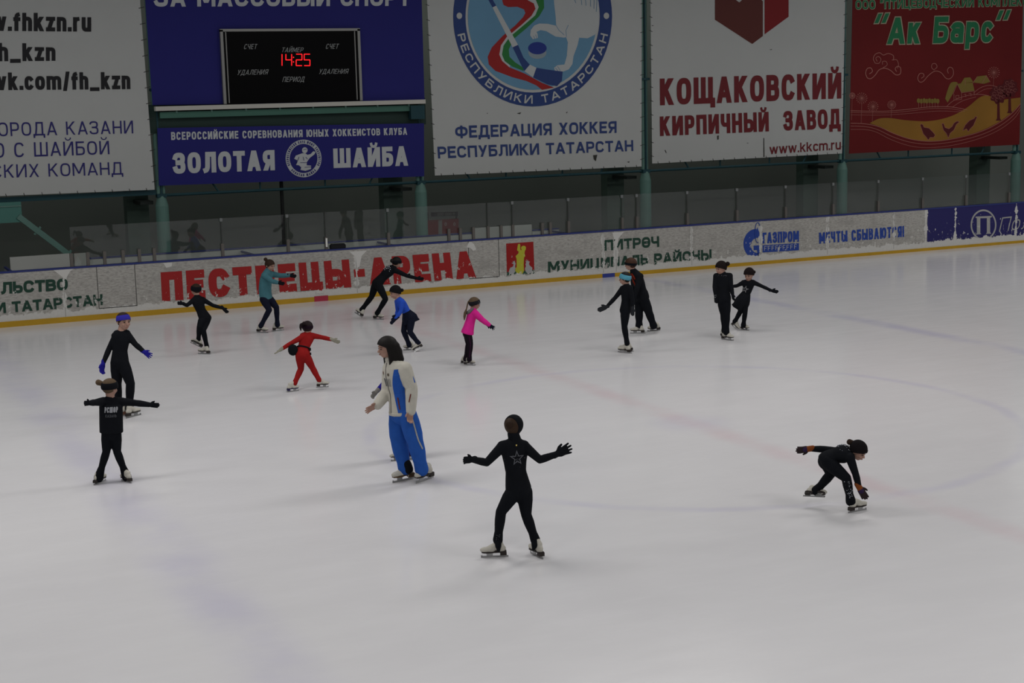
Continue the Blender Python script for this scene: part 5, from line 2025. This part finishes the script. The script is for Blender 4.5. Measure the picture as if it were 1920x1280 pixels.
# 9 - child hidden behind the coach
P = Fig(dict(crop=(660, 610, 4), S=1.22, anchor=(392, 1000), face=(-.9, .3), nod=8, hh=.150, vox=.012,
             label='child in dark blue mostly hidden behind the woman, one grey glove showing', J=dict(
    head=(368, 330, 0), neck=(368, 398), sR=(345, 425, .1), sL=(385, 425, -.1), eR=(250, 428, .1), wR=(186, 494, .02), tR=(146, 538, -.02), eL=(385, 520, -.1), wL=(385, 600, -.1), tL=(385, 660, -.1),
    hR=(382, 680, .06), hL=(398, 680, -.06), kR=(388, 830, .02), aR=(350, 955, .02), kL=(404, 830, -.04), aL=(432, 945, -.05))))
P.body()
ind = fabric('indigo_suit', (.018, .014, .20))
P.top(ind, infl=.008, hem=-.12)
P.trousers(fabric('indigo_trousers', (.016, .016, .12)), .006, 1.1, .012)
P.hair(HAIR_B, .2, -.3)
P.hand('R', fabric('glove_grey', (.22, .21, .19)), curl=.6, spread=.1, up=V((0, 0, 1)))
P.hand('L', MATS['glove_grey'], curl=.6, spread=.1)
P.skate('R', (372, 1010), (322, 1016))
P.skate('L', (470, 1000), (418, 1006))

# 10 - pink jacket
P = Fig(dict(crop=(840, 540, 7.53), S=1.10, anchor=(300, 1090), face=(.93, .25), nod=16, hh=.190, vox=.0085, boxy=.086,
             label='small person in a hot pink jacket with a long fair ponytail and patterned headband', J=dict(
    head=(372, 218), neck=(362, 305), sR=(388, 350, -.10), sL=(352, 346, .10), eR=(492, 448, -.14), wR=(585, 520, -.17), tR=(690, 592, -.2),
    eL=(450, 430, .12), wL=(540, 500, .1), tL=(620, 570, .08), waist=(318, 455), hR=(276, 632, -.055), hL=(270, 632, .055), kR=(318, 780, -.08), aR=(300, 1005, -.04), kL=(288, 785, .04), aL=(250, 1000, .05))))
P.body(); P.face()
pink_f = fabric('pink_jacket', (.66, .022, .26))
jk = P.top(pink_f, infl=.014, hem=-.02, flare=lambda t: .022 * max(0, .45 - t) / .45, loose=1.05, short=.03)
P.sp['boxy'] = 0
P.trousers(fabric('plum_trousers', (.010, .006, .011)), .002, 1.10, .014)
bm = bmesh.new()
h_, k_, a_ = P.J['hR'], P.J['kR'], P.J['aR']
rr = P.img()[0]
chain(bm, [h_.lerp(k_, .3) - P.n * .068 + rr * .01, k_ - P.n * .046, a_.lerp(k_, .1) - P.n * .036], [.006] * 3, 8)
P.obj('trouser_stripe', bm, fabric('stripe_purple', (.05, .012, .04)), False, label='purple stripe down the trouser leg')
ho = P.hair(HAIR_L, .24, -.32, .010)
bm = bmesh.new()
chain(bm, [P.pt((292, 190, .0)), P.pt((278, 215, -.02)), P.pt((262, 290, -.04)), P.pt((242, 350, -.06)), P.pt((234, 400, -.06)), P.pt((230, 452, -.05))], [.018, .012, .012, .026, .024, .008], 10)
P.obj('ponytail', bm, HAIR_L, True, .006, 2, parent=ho)
bd = P.band(fabric('headband_pattern', (.014, .014, .018)), .13, .36, -.30, .014)
specks(P, lambda r: P.hp(.30 + r.uniform(-.15, .12), -.33 + r.uniform(-.06, .02), .12 + r.uniform(-.12, .12)), 22, mat('pattern_grey', (.12, .12, .13), .6), 'pattern_dots', bd, 5, .005)
bm = bmesh.new()
chain(bm, [P.pt((300, 330, -.09)), P.pt((285, 350, 0)), P.pt((330, 320, .08))], [.030, .038, .030])
chain(bm, [P.pt((300, 330, -.09)), P.pt((350, 295, -.07))], [.032, .022])
P.obj('hood', bm, fabric('hood_grey', (.13, .13, .13)), True, .007, 2, parent=jk, label='grey hood lining')
for q in 'RL':
    P.hand(q, NAVY, curl=.12, spread=.55, up=P.img()[0] * .4 - V((0, 0, 1)) if q == 'R' else None)
P.skate('R', (222, 1080), (398, 1092))
P.skate('L', (184, 1060), (330, 1058))

# 11 - girl with the star
P = Fig(dict(crop=(840, 760, 4.13), S=1.40, anchor=(530, 1176), face=(.35, .93), nod=4, hh=.155, vox=.0078,
             label='person in black seen from behind, glitter star on the back, both arms raised sideways', J=dict(
    head=(510, 165), neck=(517, 262), sR=(588, 312, .02), sL=(422, 316, -.02), eR=(712, 420, -.10), wR=(842, 376, -.20), tR=(966, 318, -.28),
    eL=(300, 442, -.10), wL=(190, 418, -.26), tL=(112, 424, -.34), waist=(522, 470), hR=(592, 668, .02), hL=(508, 668, -.02), kR=(606, 845, -.06), aR=(676, 1040, .02), kL=(410, 822, -.12), aL=(386, 1040, 0))))
P.body(); P.face()
jk = P.top(BLACK, infl=.005, hem=-.10, loose=1.0)
tr_ = P.trousers(BLACK2, .003, .97, .012, upto=1.0)
P.hair(mat('hair_chestnut', (.035, .018, .009), .6, noise=.3, nscale=40), .2, -.38, .012, None)
bm = bmesh.new()
ball(bm, P.hp(-.50, .03, .16), (.12 * P.hh, .19 * P.hh, .18 * P.hh), P.hax(), 18, 12)
P.obj('hair_bun', bm, HAIR_B, False, sm=True)
bd = P.shell(.017, [((0, 0, -.34), (.2, 0, 1)), ((-.22, 0, 0), (1, -.25, .25))])
P.obj('headband', bd, BLACK, False, sm=True)
bd = bmesh.new()
chain(bd, [P.hp(-.10, 0, -.30), P.Nk], [.27 * P.hh, .30 * P.hh])
P.obj('collar', bd, BLACK, True, parent=jk)
P.hand('R', BLACK, curl=.05, spread=.25, size=1.25)
P.hand('L', BLACK, curl=.5, spread=.1)
sq = star_quads(.20, .5, .70)
P.on_back(sq, mat('star_dim', (.12, .125, .14), .3, .3), .54, .84, .58, .012, 'back_star', parent=jk, label='glittering five pointed star')
specks(P, lambda r: P.tors(-pi / 2 + r.gauss(0, .3), r.gauss(.68, .07), .011), 26, SPARK_DIM, 'glitter', jk, 9, .0035)
bm = bmesh.new()
ball(bm, P.tors(-pi / 2, .93, .022), .009)
P.obj('zip_pull', bm, mat('gold_bead', (.8, .62, .2), .25, .8), False, parent=jk)
specks(P, lambda r: P.J['aL'].lerp(P.J['kL'], r.uniform(.02, .25)) - P.n * .052 + P.img()[0] * r.uniform(-.02, .02), 12, SPARK_DIM, 'glitter', tr_, 4, .004)
P.skate('L', (456, 1170), (255, 1178))
P.skate('R', (732, 1188), (638, 1142))
for q, b_ in (('L', (392, 1120)), ('R', (662, 1110))):
    bm = bmesh.new()
    a_, k_ = P.J['a' + q], P.J['k' + q]
    e = P.pt((b_[0], b_[1], -.05))
    chain(bm, [a_.lerp(k_, .06), a_.lerp(e, .5) - P.n * .03, e], [.042, .032, .018])
    P.obj('stirrup', bm, BLACK2, True, .007, 2, parent=tr_)

# 12 - pale blue headband
P = Fig(dict(crop=(1090, 470, 6.095), S=1.36, anchor=(492, 1165), face=(-.97, .2), nod=6, hh=.165, vox=.0095,
             label='person in black with a pale blue headband, a mittened arm held out', J=dict(
    head=(500, 318), neck=(515, 395), sR=(472, 432, .10), sL=(556, 425, -.10), eR=(388, 535, .06), wR=(292, 638, .0), tR=(166, 692, -.06),
    eL=(582, 560, -.12), wL=(586, 655, -.12), tL=(584, 742, -.12), waist=(512, 540), hR=(498, 680, .06), hL=(508, 680, -.06), kR=(492, 865, .02), aR=(524, 1055, .06), kL=(492, 868, -.08), aL=(522, 1060, -.05))))
P.body(); P.face()
P.top(BLACK, infl=.005, hem=-.16)
P.trousers(BLACK2, .003, 1.0, .008)
P.hair(HAIR_D, .22, -.34, .012)
P.band(fabric('headband_pale', (.085, .30, .40)), .12, .40, -.20, .013)
gd = fabric('mitten_grey', (.022, .024, .028))
P.hand('R', gd, curl=.1, spread=.0, cuff=.02, size=1.3)
P.hand('L', gd, curl=.2, spread=.0, size=1.0)
P.skate('L', (572, 1172), (416, 1158))
P.skate('R', (588, 1150), (440, 1140))

# 13 - boy in black with red stripes
P = Fig(dict(crop=(1090, 470, 6.095), S=1.40, anchor=(700, 945), face=(-.95, .25), nod=8, hh=.168, vox=.010, wide=1.12,
             label='brown haired person in black with red chest stripes and wide trousers', J=dict(
    head=(565, 155), neck=(596, 235), sR=(592, 272, .12), sL=(672, 292, -.10), eL=(636, 432, -.20), wL=(602, 540, -.22), tL=(598, 622, -.22),
    eR=(600, 420, .2), wR=(590, 530, .2), tR=(585, 600, .2), waist=(668, 400), hR=(670, 535, .06), hL=(712, 535, -.06), kR=(660, 700, .02), aR=(660, 858, .03), kL=(772, 705, -.05), aL=(826, 855, -.02))))
P.body(); P.face()
jk = P.top(BLACK, infl=.012, hem=-.08, loose=1.1, flare=lambda t: .012 if t < .3 else 0)
P.trousers(BLACK2, .010, 1.28, .016)
P.hair(mat('hair_auburn', (.050, .022, .012), .6, noise=.3, nscale=40), .26, -.36, .014)
P.band(BLACK, .05, .20, -.16, .018)
redf = fabric('red_stripe', (.17, .018, .008))
bm = bmesh.new()
for cth, t0, t1 in ((72, .50, .97), (56, .80, .97)):
    chain(bm, [P.tors(radians(cth), t0, .016), P.tors(radians(cth + 4), (t0 + t1) / 2, .016), P.tors(radians(cth + 10), t1, .014)], [.016, .018, .012], 8)
P.obj('chest_stripe', bm, redf, True, .007, 2, parent=jk, label='dark red stripes on the chest')
for q in 'RL':
    P.hand(q, BLACK, curl=.5, spread=.05)
P.skate('R', (724, 946), (560, 946))
P.skate('L', (904, 905), (745, 922))

# 14 - black hat, standing
P = Fig(dict(crop=(1310, 470, 6.74), S=1.40, anchor=(368, 1125), face=(-.80, -.55), nod=10, hh=.166, vox=.010,
             label='taller person in black with a pompom hat, standing upright and looking back', J=dict(
    head=(285, 218), neck=(306, 292), sR=(222, 322, .0), sL=(392, 318, .0), eR=(202, 450, -.02), wR=(216, 572, -.06), tR=(226, 672, -.08),
    eL=(410, 450, -.02), wL=(428, 545, -.06), tL=(438, 610, -.08), waist=(305, 450), hR=(292, 620, .0), hL=(346, 620, .0), kR=(318, 800, .05), aR=(330, 1010, .10), kL=(352, 800, -.06), aL=(348, 1025, -.02))))
P.body(); P.face()
jk = P.top(BLACK, infl=.008, hem=-.10)
P.trousers(BLACK2, .007, 1.15, .014)
ht = fabric('hat_brown_black', (.012, .008, .008))
P.hat(ht, low=.16, back=-.30, infl=.010, pom=(366, 165), pom_r=.18)
specks(P, lambda r: P.tors(pi / 2 + r.gauss(0, .5), r.uniform(.90, .98), .016), 18, SPARK_DIM, 'glitter', jk, 2, .006)
specks(P, lambda r: P.J['wR'] - P.n * .03 + V((r.uniform(-.025, .025), 0, r.uniform(-.02, .03))), 10, SPARK, 'glitter', jk, 6, .006)
for q in 'RL':
    P.hand(q, BLACK, curl=.7, spread=.05)
P.skate('L', (296, 1118), (442, 1136))
P.skate('R', (290, 1082), (400, 1098))

# 15 - small girl in a dress
P = Fig(dict(crop=(1310, 470, 6.74), S=1.20, anchor=(590, 1002), face=(-.45, -.9), nod=18, hh=.195, vox=.0095,
             label='small person in a black dress with a white star on the chest, one arm out', J=dict(
    head=(638, 300), neck=(632, 372), sR=(566, 400, .03), sL=(688, 398, -.02), eR=(490, 440, .06), wR=(438, 452, .10), tR=(400, 470, .13),
    eL=(805, 450, -.04), wL=(918, 502, -.08), tL=(1026, 526, -.1), waist=(612, 500), hR=(530, 640, .05), hL=(580, 640, -.05), kR=(528, 765, -.02), aR=(458, 895, .12), kL=(585, 790, -.08), aL=(566, 940, -.02))))
P.body(); P.face()
jk = P.top(BLACK, name='dress', infl=.005, hem=.0)
P.trousers(BLACK2, .004, 1.0, .016)
skirt(P, BLACK, .36, -.32, .075)
P.hat(ht, low=.18, back=-.26, infl=.010, pom=(698, 268), pom_r=.15)
P.on_back(star_quads(.19, .5, .5), mat('star_silver', (.22, .22, .23), .4, .3), .36, .74, .74, .012, 'chest_star', True, jk, 'silver white five pointed star')
P.hand('L', BLACK, curl=.15, spread=.05, size=1.1)
P.hand('R', BLACK, curl=.3, spread=.05)
P.skate('L', (524, 985), (658, 1012))
P.skate('R', (408, 935), (488, 1010), air=(.14, .06))

# 16 - low lunge
P = Fig(dict(crop=(1470, 800, 7.11), S=1.30, anchor=(985, 1125), face=(.82, -.40), nod=30, hh=.158, wide=1.15, vox=.0078,
             label='person in black bent low in a lunge, one gloved hand reaching for the ice', J=dict(
    head=(985, 318, -.02), neck=(890, 368, 0), sR=(880, 415, -.12), sL=(800, 345, .14), eR=(955, 630, -.16), wR=(1000, 800, -.18), tR=(1105, 980, -.2),
    eL=(540, 298, .20), wL=(340, 292, .16), tL=(150, 320, .12), waist=(720, 375, 0), hR=(585, 470, -.08), hL=(560, 445, .08), kR=(830, 680, -.20), aR=(890, 990, -.04), kL=(625, 625, .10), aL=(432, 850, .14))))
P.body(); P.face()
jk = P.top(BLACK, infl=.006, hem=-.12)
tr_ = P.trousers(BLACK2, .004, 1.02, .018)
P.hat(fabric('hat_dark', (.009, .007, .008)), low=.17, back=-.24, infl=.010)
bm = bmesh.new()
chain(bm, [P.pt((930, 215, .0)), P.pt((875, 202, .0))], [.026, .034], 12)
P.obj('hair_bun', bm, HAIR_B, True, .007, 2)
gm = fabric('glove_multicolour', (.030, .020, .022))
orange = fabric('cuff_orange', (.20, .055, .015))
for q, c_, up_ in (('R', .12, P.img()[0]), ('L', .5, -V((0, 0, 1)))):
    gl = P.hand(q, gm, curl=c_, spread=.1, up=up_, cuff=0, size=1.15)
    w, dd = P.J['w' + q], unit(P.J['t' + q] - P.J['w' + q])
    bm = bmesh.new()
    chain(bm, [w - dd * .035, w + dd * .022], [.034, .034], 14)
    P.obj('glove_cuff', bm, orange, True, .006, 2, parent=gl, label='orange glove cuff')
    bm = bmesh.new()
    chain(bm, [w + dd * .030, w + dd * .05], [.032, .032], 14)
    P.obj('glove_stripe', bm, fabric('stripe_violet', (.035, .02, .06)), True, .006, 2, parent=gl, label='violet glove stripe')
specks(P, lambda r: P.tors(-pi / 2 + r.gauss(0, .5), r.uniform(.55, .95), .012), 40, SPARK, 'glitter', jk, 8, .006)
k_, a_ = P.J['kR'], P.J['aR']
specks(P, lambda r: k_.lerp(a_, r.uniform(.08, .8)) - P.n * .052 + P.img()[0] * r.gauss(.01, .016), 60, SPARK, 'glitter', tr_, 12, .0055)
P.skate('R', (868, 1148), (1098, 1102))
P.skate('L', (270, 926), (545, 940), air=(.10, .04))

for o in C.objects:
    if 'label' in o and len(o['label'].split()) > 16:
        print('LONG', o.name, len(o['label'].split()), o['label'])
